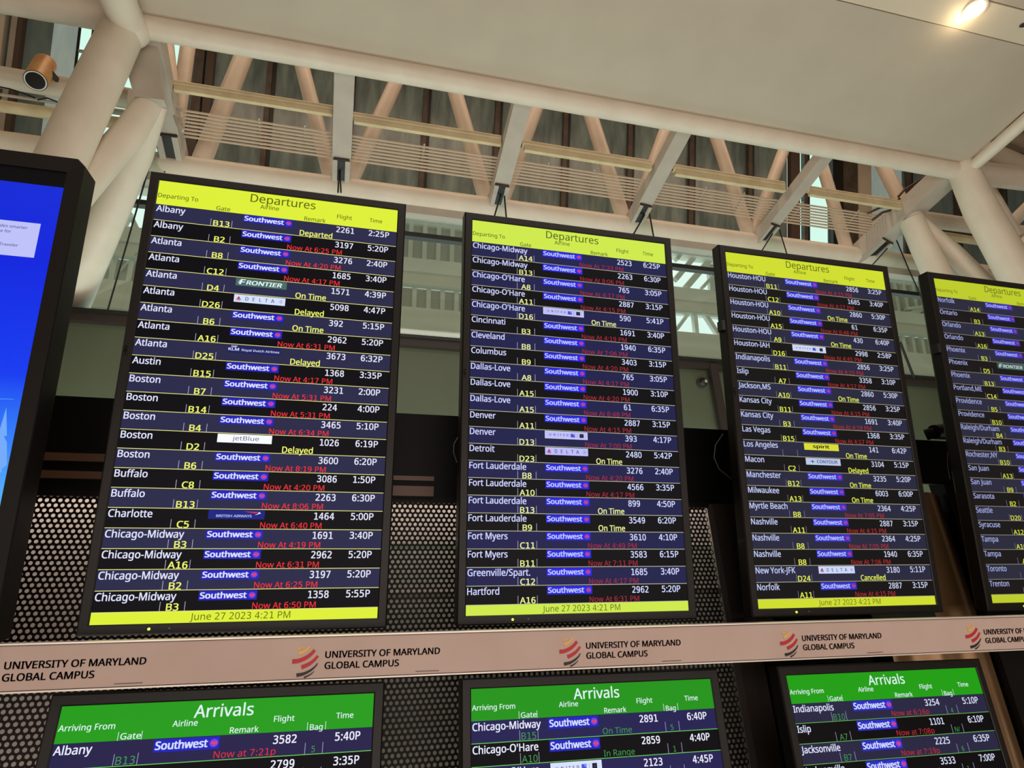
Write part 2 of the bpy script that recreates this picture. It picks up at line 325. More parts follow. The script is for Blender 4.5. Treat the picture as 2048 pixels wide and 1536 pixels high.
band_edge = mat('band_aluminium_edge', rgb(236, 226, 214), 0.3, metal=0.3)
ink = mat('printed_black', rgb(30, 22, 22), 0.5)
ink_red = mat('printed_red', rgb(190, 32, 44), 0.5)
ink_gold = mat('printed_gold', rgb(232, 178, 86), 0.5)
floor_m = mat('terrazzo_floor', rgb(186, 178, 166), 0.35, noise=rgb(160, 152, 142), nscale=30)
shell_m = mat('hall_plaster', rgb(206, 192, 170), 0.8)
board_m = mat('backing_board_pale', rgb(214, 202, 192), 0.7)
board_dark = mat('backing_board_grey', rgb(186, 186, 172), 0.7)
out_beam = mat('outer_girder_paint', rgb(242, 236, 226), 0.6, noise=rgb(234, 228, 218), nscale=2)
out_deck = mat('outer_deck_metal', rgb(200, 198, 190), 0.5)
out_rib = mat('outer_deck_rib', rgb(236, 234, 226), 0.5)
out_white = mat('outer_white_steel', rgb(206, 214, 204), 0.6)

def glass(name, tint, fac, rough=0.03):
    m = bpy.data.materials.new(name); m.use_nodes = True; nt = m.node_tree
    for n in list(nt.nodes): nt.nodes.remove(n)
    out = nt.nodes.new('ShaderNodeOutputMaterial'); mx = nt.nodes.new('ShaderNodeMixShader')
    tr = nt.nodes.new('ShaderNodeBsdfTransparent'); gl = nt.nodes.new('ShaderNodeBsdfGlossy')
    tr.inputs[0].default_value = tint; gl.inputs['Roughness'].default_value = rough
    gl.inputs[0].default_value = (0.9, 0.95, 0.92, 1); mx.inputs[0].default_value = fac
    nt.links.new(tr.outputs[0], mx.inputs[1]); nt.links.new(gl.outputs[0], mx.inputs[2]); nt.links.new(mx.outputs[0], out.inputs[0])
    return m
clear_glass = glass('clear_glass', (0.93, 0.97, 0.95, 1), 0.06)
pale_glass = glass('pale_clerestory_glass', (0.88, 0.97, 0.93, 1), 0.05)
def streaked_glass(name, c1, c2, tf):  # streak noise in the colour stands in for reflections on the panes
    m = mat(name, c1, 0.22, spec=0.5, noise=c2, nscale=2.2, stretch=(2.2, 2.2, 0.25))
    nt = m.node_tree; p = nt.nodes['Principled BSDF']; out = [n for n in nt.nodes if n.type == 'OUTPUT_MATERIAL'][0]
    mx = nt.nodes.new('ShaderNodeMixShader'); tr = nt.nodes.new('ShaderNodeBsdfTransparent'); mx.inputs[0].default_value = tf
    nt.links.new(p.outputs[0], mx.inputs[1]); nt.links.new(tr.outputs[0], mx.inputs[2]); nt.links.new(mx.outputs[0], out.inputs[0])
    return m
dark_glass = streaked_glass('streaked_dark_glass', rgb(156, 176, 170), rgb(100, 116, 112), 0.09)
streaked_green = streaked_glass('streaked_green_glass', rgb(128, 142, 132), rgb(92, 108, 100), 0.12)
streaked_pale = streaked_glass('streaked_pale_glass', rgb(190, 200, 186), rgb(150, 164, 150), 0.40)

# ------------------------------------------------------------------ room shell
FZ = -1.6
def struct(name, acc, label=None, cat=None):
    o = acc.build(name); o['kind'] = 'structure'
    if label: o['label'] = label
    if cat: o['category'] = cat
    return o
struct('floor', Acc().box((-9, -9, FZ - 0.1), (22, 6.1, FZ), floor_m), 'pale terrazzo hall floor', 'floor')
struct('wall_back', Acc().box((-9, -9.2, FZ), (22, -9, 9.6), shell_m), 'plain cream wall at the far end of the hall behind the viewer', 'wall')
struct('wall_left', Acc().box((-9.2, -9, FZ), (-9, 9.0, 9.6), shell_m), 'plain cream side wall on the left of the hall', 'wall')
struct('wall_right', Acc().box((22, -9, FZ), (22.2, 9.0, 9.6), shell_m), 'plain cream side wall on the right of the hall', 'wall')
struct('trim_1', Acc().box((-9, -9, 9.6), (22, 9.2, 9.8), shell_m), 'roof slab over the clerestory', 'roof')

# canopy plane: falls away from the viewer
SL = -0.232
NP = np.array([0.0, -SL, 1.0]); NP /= np.linalg.norm(NP)
P_A = np.array([0.0, 4.38, 5.555])
def cz(Y, dz=0.0): return P_A[2] + SL * (Y - P_A[1]) + dz
E0 = on_plane(1700, 5, P_A, NP); Yl1 = E0.y
Yl2 = on_plane(2048, 22, P_A, NP).y
XL, XR = -1.78, 8.88
def slab(x0, x1, ya, yb, dz, th, m):
    a = Acc()
    vs = [(x0, ya, cz(ya, dz)), (x1, ya, cz(ya, dz)), (x1, yb, cz(yb, dz)), (x0, yb, cz(yb, dz))]
    vs += [(p[0], p[1], p[2] + th) for p in vs]
    return a.add(vs, [(0, 3, 2, 1), (4, 5, 6, 7), (0, 1, 5, 4), (1, 2, 6, 5), (2, 3, 7, 6), (3, 0, 4, 7)], m)
ceil = empty('ceiling', loc=(3.5, 3.0, 5.8)); tag(ceil, 'sloping cream canopy ceiling over the monitors', 'ceiling', kind='structure')
def part_of(root, acc, name):
    o = acc.build(name); o.parent = root; o.matrix_parent_inverse = root.matrix_world.inverted(); return o
bpy.context.view_layer.update()
part_of(ceil, slab(XL, XR, Yl1 + 0.012, 4.40, 0, 0.12, canopy_m), 'ceiling_panel')
part_of(ceil, slab(XL, 13.5, Yl1 - 0.0, Yl1 + 0.012, 0.03, 0.1, joint_m), 'joint_strip')
# soffit strip with the two round openings
dl = on_plane(1949, 17, P_A, NP); hl = on_plane(2044, 50, P_A, NP)
o = part_of(ceil, slab(XL, 13.5, Yl2, Yl1, 0, 0.10, soffit_m), 'soffit_panel'); o['label'] = 'lighter soffit strip holding a downlight'
part_of(ceil, slab(XL, 13.5, Yl2 - 0.015, Yl2, 0.03, 0.1, joint_m), 'joint_strip')
part_of(ceil, slab(XL, 13.5, -4.0, Yl2 - 0.015, 0, 0.12, canopy_m), 'ceiling_panel')

# downlight in the soffit
SLN = Vector((0, -SL, 1)).normalized()
def disc(acc, c, r0, r1, d, m, n=28, drop0=0.0, drop1=0.0):
    c = Vector(c); n_ = -SLN; s = Vector((1, 0, 0)); u = n_.cross(s).normalized()
    l0 = [c + (s * math.cos(2 * math.pi * k / n) + u * math.sin(2 * math.pi * k / n)) * r0 + n_ * drop0 for k in range(n)]
    l1 = [c + (s * math.cos(2 * math.pi * k / n) + u * math.sin(2 * math.pi * k / n)) * r1 + n_ * drop1 for k in range(n)]
    acc.loft([l0, l1], m, cap0=False, cap1=(r1 < r0 and d))
    return acc
lamp_m = mat('downlight_lens', (1, .9, .75, 1), 0.3, emit=(1.0, 0.86, 0.66, 1), estr=7.0)
ring_m = mat('downlight_trim', rgb(232, 214, 190), 0.3)
rr = rad_at(dl, 19)
dn = empty('downlight', loc=dl); tag(dn, 'round recessed downlight glowing in the cream soffit strip', 'lamp')
bpy.context.view_layer.update()
a = Acc(); disc(a, dl, rr * 1.28, rr * 1.2, False, ring_m, drop0=0.0, drop1=0.02); disc(a, dl, rr * 1.2, rr, False, ring_m, drop0=0.02, drop1=0.02)
part_of(dn, a, 'trim_ring')
a = Acc(); disc(a, dl, rr * 1.02, rr * 0.2, True, lamp_m, drop0=0.012, drop1=0.03); part_of(dn, a, 'lens')
ld = bpy.data.lights.new('downlight_bulb', 'POINT'); ld.energy = 3.2; ld.color = (1, .78, .5); ld.shadow_soft_size = 0.05
lo = bpy.data.objects.new('downlight_bulb', ld); COL.objects.link(lo); lo.location = dl - SLN * 0.16 + Vector((-0.05, 0.12, 0))
a = Acc(); rs = rad_at(hl, 5); disc(a, hl, rs, rs * 0.4, True, dark_mullion, drop0=0.004, drop1=0.03)
sn = a.build('ceiling_sensor'); tag(sn, 'small dark round sensor in the soffit strip right of the downlight', 'sensor')

# ------------------------------------------------------------------ lower window wall (Y = 6)
YW = 6.0
zof = lambda x, y, Y: at(x, y, Y).z
z_head_t, z_head = zof(860, 388, YW), zof(813.6, 416.4, YW)
z_tr = zof(811, 470, YW); z_sill_t = zof(801, 675, YW); z_sill_b = zof(800, 695, YW)
X0, X1 = -9, 22
struct('wall_front', Acc().box((X0, YW, FZ), (X1, YW + 0.25, z_sill_b + .01), green_wall), 'grey-green wall below the long window', 'wall')
win = empty('window_1', loc=(1.5, YW, z_sill_t)); tag(win, 'long dark-framed interior window above the grey-green wall', 'window', kind='structure')
bpy.context.view_layer.update()
part_of(win, Acc().box((X0, YW - .12, z_sill_b - .0), (X1, YW + .25, z_sill_t - .03), sill_m).box((X0, YW - .16, z_sill_t - .04), (X1, YW + .25, z_sill_t), dark_mullion), 'sill')
part_of(win, Acc().box((X0, YW - .05, z_tr - .032), (X1, YW + .06, z_tr + .032), dark_mullion), 'transom')
part_of(win, Acc().box((X0, YW - .05, z_head - .03), (X1, YW + .06, z_head + .03), dark_mullion), 'head_rail')
mx_ = [at(p, 560, YW).x for p in (-260, -60, 560, 1140, 1590, 1935)]
for x in mx_:
    part_of(win, Acc().box((x - .03, YW - .05, z_sill_t), (x + .03, YW + .06, z_head), dark_mullion), 'mullion')
xs_ = [X0] + mx_ + [X1]
for i in range(len(xs_) - 1):
    part_of(win, Acc().box((xs_[i] + .03, YW, z_sill_t), (xs_[i + 1] - .03, YW + .012, z_tr - .03), clear_glass), 'pane')
    part_of(win, Acc().box((xs_[i] + .03, YW, z_tr + .03), (xs_[i + 1] - .03, YW + .012, z_head - .03), clear_glass), 'pane')
# slanted brown post on the wall
a = Acc(); a.beam(at(1424, 728, YW - .1), at(1449, 866, YW - .1), .12, .08, sill_m, (0, 1, 0))
tag(a.build('wall_post'), 'slanted dark brown post on the grey-green wall beside the third departures monitor', 'post')
for px, py, r_, lb in ((1405, 765, 9, 'round black dome camera on the grey-green wall between second and third departures monitors'),
                       (113, 670, 10, 'round black dome camera on the grey-green wall right of the blue advertising display')):
    c = at(px, py, YW - .05); r0 = rad_at(c, r_)
    e = empty('dome_camera', loc=c); tag(e, lb, 'camera', 'dome cameras on the grey-green wall'); bpy.context.view_layer.update()
    part_of(e, Acc().sphere(c, r0, dark_mullion), 'housing')
    part_of(e, Acc().sphere(c + Vector((0.35 * r0, -.75 * r0, .15 * r0)), r0 * .42, mat('dome_lens', rgb(170, 165, 150), .2)), 'lens')
    part_of(e, Acc().tube([c + Vector((0, -.01, 0)), c + Vector((0, .06, 0))], r0 * 1.15, mat('dome_base', rgb(60, 58, 40), .5)), 'mounting_plate')
# closing ledge between lower window and clerestory
struct('trim_2', Acc().add([(X0, 6.2, z_head + .25), (X1, 6.2, z_head + .25), (X1, 8.85, 6.45), (X0, 8.85, 6.45),
                            (X0, 6.2, z_head + .32), (X1, 6.2, z_head + .32), (X1, 8.85, 6.52), (X0, 8.85, 6.52)],
                           [(0, 1, 2, 3), (4, 5, 6, 7), (0, 1, 5, 4), (2, 3, 7, 6)], shell_m), 'sloping ledge above the long window', 'ledge')

# ------------------------------------------------------------------ clerestory (leans towards the viewer at the top)
cl = empty('window_2', loc=(3.5, 8.85, 6.5)); tag(cl, 'tall leaning clerestory glazing with brown mullions behind the roof truss', 'window', kind='structure')
bpy.context.view_layer.update()
def cy_(z): return 8.5 - 0.166 * (z - 8.55)
ZB, ZT = 6.5, 9.6
mull = [-1.204 + 1.377 * k for k in range(-4, 16)]
wid = {}
for k, x in enumerate(mull):
    a = Acc()
    w2 = .045
    a.beam((x - .018, cy_(ZB), ZB), (x - .018, cy_(ZT), ZT), .06, .14, mullion_m, (1, 0, 0)) if False else None
    vs = []
    for z in (ZB, ZT):
        vs += [(x - w2, cy_(z) - .12, z), (x + w2, cy_(z) - .12, z), (x + w2, cy_(z), z), (x - w2, cy_(z), z)]
    a.add(vs, [(0, 3, 2, 1), (4, 5, 6, 7), (0, 1, 5, 4), (1, 2, 6, 5), (2, 3, 7, 6), (3, 0, 4, 7)], mullion_m)
    vs = [(p[0] + (.058 if i % 4 in (1, 2) else .09) , p[1] + .02, p[2]) for i, p in enumerate(vs)]
    a.add([(p[0] if i % 4 in (1, 2) else p[0], p[1], p[2]) for i, p in enumerate(vs)], [(0, 3, 2, 1), (4, 5, 6, 7), (0, 1, 5, 4), (1, 2, 6, 5), (2, 3, 7, 6), (3, 0, 4, 7)], dark_mullion)
    part_of(cl, a, 'mullion')
def bay(x0, x1, m):
    vs = []
    for z in (ZB, ZT): vs += [(x0, cy_(z) - .02, z), (x1, cy_(z) - .02, z), (x1, cy_(z) - .005, z), (x0, cy_(z) - .005, z)]
    return Acc().add(vs, [(0, 3, 2, 1), (4, 5, 6, 7), (0, 1, 5, 4), (1, 2, 6, 5), (2, 3, 7, 6), (3, 0, 4, 7)], m)
for k in range(len(mull) - 1):
    x0, x1 = mull[k] + .045, mull[k + 1] - .045
    if k == 1:
        part_of(cl, bay(x0, -4.60, streaked_green), 'pane'); part_of(cl, bay(-4.60, -4.24, streaked_pale), 'pane'); part_of(cl, bay(-4.20, x1, pale_glass), 'pane')
        part_of(cl, bay(-4.24, -4.20, dark_mullion), 'glazing_bar')
        part_of(cl, Acc().beam((-4.2, cy_(8.23) - .02, 8.23), (x1, cy_(8.23) - .02, 8.23), .05, .03, grey_steel), 'glazing_bar')
    elif k == 2: part_of(cl, bay(x0, x1, pale_glass), 'pane')
    elif k == 11: part_of(cl, bay(x0, 9.40, dark_glass), 'pane'); part_of(cl, bay(9.62, x1, pale_glass), 'pane')
    elif k == 12: part_of(cl, bay(x0, 10.44, pale_glass), 'pane'); part_of(cl, bay(10.44, x1, dark_glass), 'pane')
    elif k == 13: part_of(cl, bay(11.47, 12.45, streaked_pale), 'pane'); part_of(cl, bay(12.45, x1, streaked_green), 'pane')
    else: part_of(cl, bay(x0, x1, streaked_green if k > 13 else dark_glass), 'pane')
def pier(x0, x1, m, name='pier', d=.16):
    vs = []
    for z in (ZB, ZT): vs += [(x0, cy_(z) - d, z), (x1, cy_(z) - d, z), (x1, cy_(z) - .03, z), (x0, cy_(z) - .03, z)]
    part_of(cl, Acc().add(vs, [(0, 3, 2, 1), (4, 5, 6, 7), (0, 1, 5, 4), (1, 2, 6, 5), (2, 3, 7, 6), (3, 0, 4, 7)], m), name)
pier_m = mat('dull_brown_pier', rgb(92, 74, 64), .5)
pier(-2.40, -2.26, mullion_m); pier(-2.22, -2.10, pier_m)
pier(-5.35, -5.22, white_steel); pier(-5.13, -5.05, grey_steel); pier(-5.04, -4.97, pier_m)
pier(9.40, 9.62, pier_m); pier(10.46, 10.72, dark_mullion); pier(10.73, 11.10, mullion_m); pier(11.12, 11.47, white_steel)

# ------------------------------------------------------------------ roof truss with chords, beams, diagonals
Y_A, Y_B = 4.47, 5.92
tr = empty('roof_truss', loc=at(1000, 380, Y_B)); tag(tr, 'white painted tubular roof truss hanging behind the monitors', 'roof truss')
bpy.context.view_layer.update()
def ptube(root, name, pts, px, m=white_steel, n=24, label=None, ground=False):
    P = [at(*p) for p in pts]
    rs_ = [rad_at(P[i], px[i] if isinstance(px, (list, tuple)) else px) for i in range(len(P))]
    if not isinstance(px, (list, tuple)): rs_ = [sum(rs_) / len(rs_)] * len(rs_)
    if ground:
        d_ = P[-1] - P[-2]; P.append(P[-1] + d_ * ((-1.6 - P[-1].z) / d_.z)); rs_.append(rs_[-1])
    o = part_of(root, Acc().tube(P, rs_, m, n), name)
    if label: o['label'] = label
    return o
rA = rad_at(at(700, 127, Y_A), 22)
zA = at(700, 126, Y_A).z
part_of(tr, Acc().tube([(XL - .05, Y_A, zA), (XR + .12, Y_A, zA)], rA, white_steel, 28), 'top_chord')
zB = at(700, 380, Y_B).z; rB = rad_at(at(700, 380, Y_B), 23)
part_of(tr, Acc().tube([(-8.9, Y_B, zB), (20, Y_B, zB)], rB, white_steel, 28), 'bottom_chord')
part_of(tr, Acc().box((-8.9, Y_B - .06, zB - rB - .1), (20, Y_B + .12, zB - rB * .6), grey_steel), 'fascia')
def pbeam(p, q, wpx, h, name='cross_beam', slot=True):
    Pa, Pb = at(p[0], p[1], Y_A + .12), at(q[0], q[1], Y_B + .02)
    w_ = 2 * rad_at((Pa + Pb) / 2, wpx / 2)
    a = Acc().beam(Pa, Pb, w_, h, grey_steel)
    d = (Pb - Pa).normalized(); s = d.cross(Vector((0, 0, 1))).normalized(); u = s.cross(d)
    o = part_of(tr, a, name)
    if slot:
        # split lower end with dark slot and pin
        e0 = Pb - d * .42 - u * (h / 2 + .012); e1 = Pb + d * .10 - u * (h / 2 + .012)
        a = Acc().beam(e0 - s * w_ * .34, e1 - s * w_ * .34, w_ * .26, .06, grey_steel).beam(e0 + s * w_ * .34, e1 + s * w_ * .34, w_ * .26, .06, grey_steel)
        a.beam(e0 + u * .005, e1 + u * .005, w_ * .5, .02, dark_mullion)
        a.tube([e0 - s * w_ * .42, e0 + s * w_ * .42], .022, sill_m, 10)
        b = a.build('slotted_bracket'); b.parent = o
    return o
pbeam((297, 66), (352, 326), 46, .20)
pbeam((690, 131), (682, 372), 37, .16)
pbeam((1047, 192), (988, 420), 34, .16)
pbeam((1371, 248), (1260, 455), 31, .15)
pbeam((1658, 298), (1508, 490), 27, .15)
pbeam((1903, 341), (1720, 512), 46, .26)
DG = [((486, 115), (407, 312), 17), ((604, 132), (660, 350), 14), ((791, 166), (704, 356), 14), ((911, 187), (970, 392), 14.5),
      ((1074, 214), (1008, 392), 13), ((1183, 236), (1244, 428), 13.5), ((1329, 263), (1268, 438), 12), ((1434, 279), (1496, 466), 12),
      ((1566, 304), (1508, 462), 11.5), ((1648, 343), (1692, 492), 11), ((1768, 336), (1826, 452), 13), ((337, 90), (346, 175), 10), ((376, 92), (346, 300), 14)]
for (p, q, h) in DG:
    Pb = at(q[0], q[1], Y_B + .05); Pt = at(p[0], p[1], Y_B + .35)
    Pt2 = Pt + (Pt - Pb) * .28; Pb = Pb + (Pb - Pt) * .07
    part_of(tr, Acc().tube([Pb, Pt2], rad_at(Pb, h * 1.1), white_steel, 18), 'diagonal')
zt = zB + 2.75
part_of(tr, Acc().tube([(-3, Y_B + .45, zt), (13, Y_B + .45, zt)], .12, white_steel, 16), 'upper_chord')

# rods between the beams, on the plane joining both chords
PB = np.array([0, Y_B, zB + .14]); PAa = np.array([0, Y_A, zA + .20]); dv = PB - PAa
NR = np.cross(np.array([1.0, 0, 0]), dv); NR /= np.linalg.norm(NR)
rk = empty('rod_rack', loc=on_plane(1000, 340, PB, NR)); tag(rk, 'eight thin cream rods strung side by side between the truss beams', 'rack')
bpy.context.view_layer.update()
for i in range(8):
    y0 = 221 + i * 7.3
    Pl = on_plane(366, y0, PB, NR); x1 = on_plane(1815 - i * 9, 440, PB, NR).x
    part_of(rk, Acc().tube([(Pl.x, Pl.y, Pl.z), (x1, Pl.y, Pl.z)], rad_at(Pl, 2.35), rod_m, 8), 'rod')
for px in (520, 610, 845, 1090, 1180, 1400, 1475, 1590, 1700):
    ya = on_plane(366, 219, PB, NR); yb = on_plane(366, 273, PB, NR)
    Pm = on_plane(px, 221 + (px - 366) * .151 + 25, PB, NR)
    part_of(rk, Acc().beam((Pm.x, ya.y - .02, ya.z + .02), (Pm.x, yb.y + .02, yb.z + .02), .02, .01, grey_steel), 'cross_bar')
segs = [(345, 168, 666), (704, 232, 1001), (1043, 288, 1300), (1344, 336, 1566), (1612, 378, 1803)]
names = ['first cream conduit pipe from the left, between the big gusset and the upright beam', 'second cream conduit pipe, above the gap between the first two departures monitors',
         'middle cream conduit pipe, above the right half of the second departures monitor', 'fourth cream conduit pipe, above the left end of the third departures monitor', 'rightmost short cream conduit pipe beside the wide truss beam']
for (xa, ya, xb), lb in zip(segs, names):
    P = on_plane(xa, 170 + (xa - 345) * .1608 if False else ya, PB + np.array([0, 0, .02]), NR)
    x1 = on_plane(xb, ya + (xb - xa) * .158, PB + np.array([0, 0, .02]), NR).x
    r_ = rad_at(P, 8.5) if xa < 1500 else rad_at(P, 7.5)
    e = empty('conduit_pipe', loc=P); tag(e, lb, 'pipe', 'cream conduit pipes crossing the truss bays'); bpy.context.view_layer.update()
    part_of(e, Acc().tube([P, (x1, P.y, P.z)], r_, cream_pipe, 18), 'pipe')
    part_of(e, Acc().box((P.x + .03, P.y - r_ * .9, P.z - r_ * 2.0), (x1, P.y + r_ * .2, P.z - r_ * .75), cream_pipe), 'channel')
    part_of(e, Acc().tube([(P.x - .07, P.y, P.z - .02), (P.x, P.y, P.z - .02)], r_ * .35, brown_cab, 10), 'end_bolt')

# glass fins with black edge rods hanging from the beam ends
def cable(name, pts, px, m, label, cat, group=None, n=8):
    P = [at(*p) for p in pts]
    o = Acc().tube(P, rad_at(P[0], px), m, n).build(name)
    tag(o, label, cat, group); return o
def fin(top, legs, tri, label, px=1.6):
    T = at(*top); e = empty('glass_fin', loc=T); tag(e, label, 'glass fin', 'glass fins with black edge rods under the truss beams'); bpy.context.view_layer.update()
    part_of(e, Acc().sphere(T, rad_at(T, 3.2), grey_steel, 10, 6), 'pin')
    for lg in legs: part_of(e, Acc().tube([T] + [at(*q) for q in lg], rad_at(T, px), cable_m, 8), 'edge_rod')
    if tri:
        A_, B_, C_ = T, at(*tri[0]), at(*tri[1]); dd = Vector((0, .012, 0))
        part_of(e, Acc().add([A_, B_, C_, A_ + dd, B_ + dd, C_ + dd], [(0, 1, 2), (3, 5, 4), (0, 3, 4, 1), (1, 4, 5, 2), (2, 5, 3, 0)], clear_glass), 'pane')
fin((312, 285, 5.7), [[(215, 622, 5.85)], [(330, 345, 5.85)]], ((290, 345, 5.75), (330, 345, 5.85)), 'leftmost glass fin, its long black rod crossing the window beside the first departures monitor')
fin((679, 330, 5.7), [[(676, 385, 5.5)], [(682, 385, 5.5)]], ((676, 385, 5.5), (682, 385, 5.5)), 'glass fin seen edge-on, a close pair of black rods above the first departures monitor')
fin((1007, 370, 5.7), [[(988, 435, 5.5)], [(1013, 440, 5.5)]], ((988, 435, 5.5), (1013, 440, 5.5)), 'narrow forked glass fin above the left half of the second departures monitor')
fin((1297, 416, 5.7), [[(1266, 470, 5.5)], [(1308, 478, 5.5)]], ((1266, 470, 5.5), (1308, 478, 5.5)), 'wide forked glass fin above the right end of the second departures monitor')
fin((1556, 450, 5.7), [[(1512, 520, 5.5)], [(1575, 512, 5.5)]], ((1512, 520, 5.5), (1575, 512, 5.5)), 'glass fin above the third departures monitor', 1.2)
fin((1792, 478, 5.7), [[(1818, 540, 5.7), (1845, 600, 5.7)], [(1740, 535, 5.5)]], ((1740, 535, 5.5), (1818, 540, 5.7)), 'glass fin above the gap between the third and fourth departures monitors', 1.2)
cable('window_strut', [(1800, 684, 5.8), (1828, 756, 5.85)], 2.6, cable_m, 'thick black strut at the window foot right of the third departures monitor', 'strut')

# ------------------------------------------------------------------ branching columns
lc = empty('branching_column', loc=at(262, 60, Y_A)); tag(lc, 'thick white tubular branching column at the left, behind the advertising display', 'column', 'white branching columns')
bpy.context.view_layer.update()
ptube(lc, 'column_tube', [(255, 40, 4.45), (200, 155, 4.4), (85, 400, 4.35), (20, 540, 4.3)], [38, 42, 46, 48], ground=True)
ptube(lc, 'strut_tube', [(300, 204, 4.78), (262, 262, 4.7), (160, 378, 4.6), (60, 500, 4.5)], [24, 29, 33, 35], ground=True)
ptube(lc, 'column_tube', [(306, 205, 4.82), (270, 300, 5.1), (190, 480, 5.65), (140, 600, 6.15), (112, 664, 7.2), (100, 690, 7.8)], [26, 34, 38, 37, 36, 35])
ptube(lc, 'side_tube', [(-250, -52, 4.4), (0, -10, 4.4), (235, 32, 4.4)], 34)
ptube(lc, 'edge_tube', [(262, 58, 4.45), (244, 20, 4.2), (215, -60, 3.6)], [32, 33, 36])
ptube(lc, 'lower_tube', [(-150, 128, 5.3), (0, 154, 5.3), (262, 198, 5.3)], 21)
c0 = at(262, 58, 4.44); part_of(lc, Acc().sphere(c0, rad_at(c0, 36), white_steel, 24, 14), 'node_joint')
pl = [(296, 60), (256, 150), (268, 192), (328, 200), (312, 80)]
A_ = [at(p[0], p[1], 4.62) for p in pl]; B_ = [p + Vector((0, .12, 0)) for p in A_]
part_of(lc, Acc().loft([A_, B_], grey_steel), 'gusset_plate')
rc = empty('branching_column', loc=at(1925, 345, Y_A)); tag(rc, 'white tubular branching column at the right, above the fourth departures monitor', 'column', 'white branching columns')
bpy.context.view_layer.update()
ptube(rc, 'column_tube', [(1926, 340, 4.45), (1962, 420, 4.45), (2040, 560, 4.45), (2120, 700, 4.45)], [27, 31, 34, 36], ground=True)
ptube(rc, 'side_tube', [(1930, 344, 4.5), (2048, 358, 4.5), (2300, 388, 4.5)], 22)
Pn = Vector((XR + .06, 4.42, cz(4.42, -.08))); Pe = Vector((XR + .06, -1.0, cz(-1.0, -.08)))
part_of(rc, Acc().tube([Pn, Pe], .085, white_steel, 20), 'edge_tube')
ptube(rc, 'thin_tube', [(1962, 355, 4.9), (1992, 400, 5.0), (2032, 470, 5.1)], 11)
ptube(rc, 'thin_tube', [(2090, 380, 5.1), (2030, 440, 5.1), (1990, 490, 5.1)], 12)
ptube(rc, 'strut_tube', [(1822, 438, 5.2), (1850, 500, 5.2), (1898, 600, 5.2), (1930, 670, 5.2)], [22, 24, 27, 28], ground=True)
ptube(rc, 'strut_tube', [(1838, 440, 5.15), (1905, 505, 5.1), (2000, 600, 5.0), (2060, 660, 5.0)], [11, 18, 20, 20], ground=True)
ptube(rc, 'cross_tube', [(1830, 436, 5.4), (1948, 452, 5.4), (2100, 474, 5.4)], 15)
ptube(rc, 'cross_tube', [(1990, 545, 5.7), (2060, 480, 5.2), (2100, 450, 5.0)], 14)
ptube(rc, 'far_tube', [(1975, 300, 6.2), (2048, 330, 6.2), (2120, 360, 6.2)], 16)
ptube(rc, 'far_tube', [(2000, 262, 6.6), (2048, 282, 6.6), (2110, 305, 6.6)], 12)
c0 = at(1926, 340, 4.46); part_of(rc, Acc().sphere(c0, rad_at(c0, 29), white_steel, 24, 14), 'node_joint')
c0 = at(1824, 438, 5.2); part_of(rc, Acc().sphere(c0, rad_at(c0, 20), white_steel, 24, 14), 'node_joint')

# cream ducts at far left and right
def xpipe(name, y_at, x_at, Y, half, xa, xb, m, label, cat='pipe', group=None):
    P = at(x_at, y_at, Y); a_ = at(xa, y_at, Y).x; b_ = at(xb, y_at, Y).x
    o = Acc().tube([(a_, Y, P.z), (b_, Y, P.z)], rad_at(P, half), m, 14).build(name)
    return tag(o, label, cat, group)
xpipe('cable_duct', 212, 0, 5.5, 12, -200, 330, cream_pipe, 'cream round cable duct below the brass spotlight', 'duct')
xpipe('steel_rail', 189, 0, 5.4, 3, -200, 290, grey_steel, 'thin grey rail just above the cream cable duct at the left', 'rail')
xpipe('cable_duct', 474, 1900, 5.6, 8, 1850, 2200, cream_pipe, 'cream round cable duct above the fourth departures monitor', 'duct')
xpipe('steel_rail', 462, 1900, 5.5, 3, 1850, 2200, sill_m, 'thin brown rail above the fourth departures monitor', 'rail')
for i, (yy, lb) in enumerate(((213, 'upper bright metal rail behind the left branching column'), (221, 'middle bright metal rail behind the left branching column'), (229, 'lower bright metal rail behind the left branching column'))):
    xpipe('metal_rail', yy, 245, 5.45, 2.4, 205, 300, mat('bright_rail', rgb(235, 235, 228), .2, emit=None), lb, 'rail', 'bright metal rails behind the left column')
cb = [[(366, 221, 5.3), (350, 212, 5.3), (338, 196, 5.25)], [(366, 240, 5.3), (352, 232, 5.3), (346, 215, 5.25), (338, 205, 5.25)], [(366, 262, 5.3), (356, 250, 5.3), (350, 232, 5.3)]]
for i, c in enumerate(cb):
    cable('flexible_conduit', c, 3.5, grey_steel, ['uppermost', 'middle', 'lowest'][i] + ' bent grey conduit leaving the left end of the rod rack', 'conduit', 'bent conduits at the left end of the rods')
cb = [[(1797, 393, 5.2), (1808, 380, 5.2), (1822, 372, 5.2), (1862, 345, 5.0)], [(1736, 426, 5.3), (1760, 415, 5.3), (1785, 412, 5.3), (1800, 396, 5.2)], [(1745, 440, 5.3), (1765, 425, 5.3), (1790, 418, 5.3)]]
for i, c in enumerate(cb):
    cable('flexible_conduit', c, 2.6, reflection_conduit_brown, ['uppermost', 'middle', 'lowest'][i] + ' bent brown conduit along the wide right truss beam', 'conduit', 'bent conduits beside the wide right beam')
cb = [[(0, 174, 5.2), (20, 178, 5.2), (45, 186, 5.2), (70, 196, 5.2)], [(75, 200, 5.2), (95, 196, 5.2), (115, 204, 5.2), (140, 207, 5.2)]]
for i, c in enumerate(cb):
    cable('loose_cable', c, 1.6, cable_m, ['loose dark cable below the left end of the brass spotlight', 'loose dark cable drooping right of the brass spotlight'][i], 'cable', 'loose cables under the lower left tube')

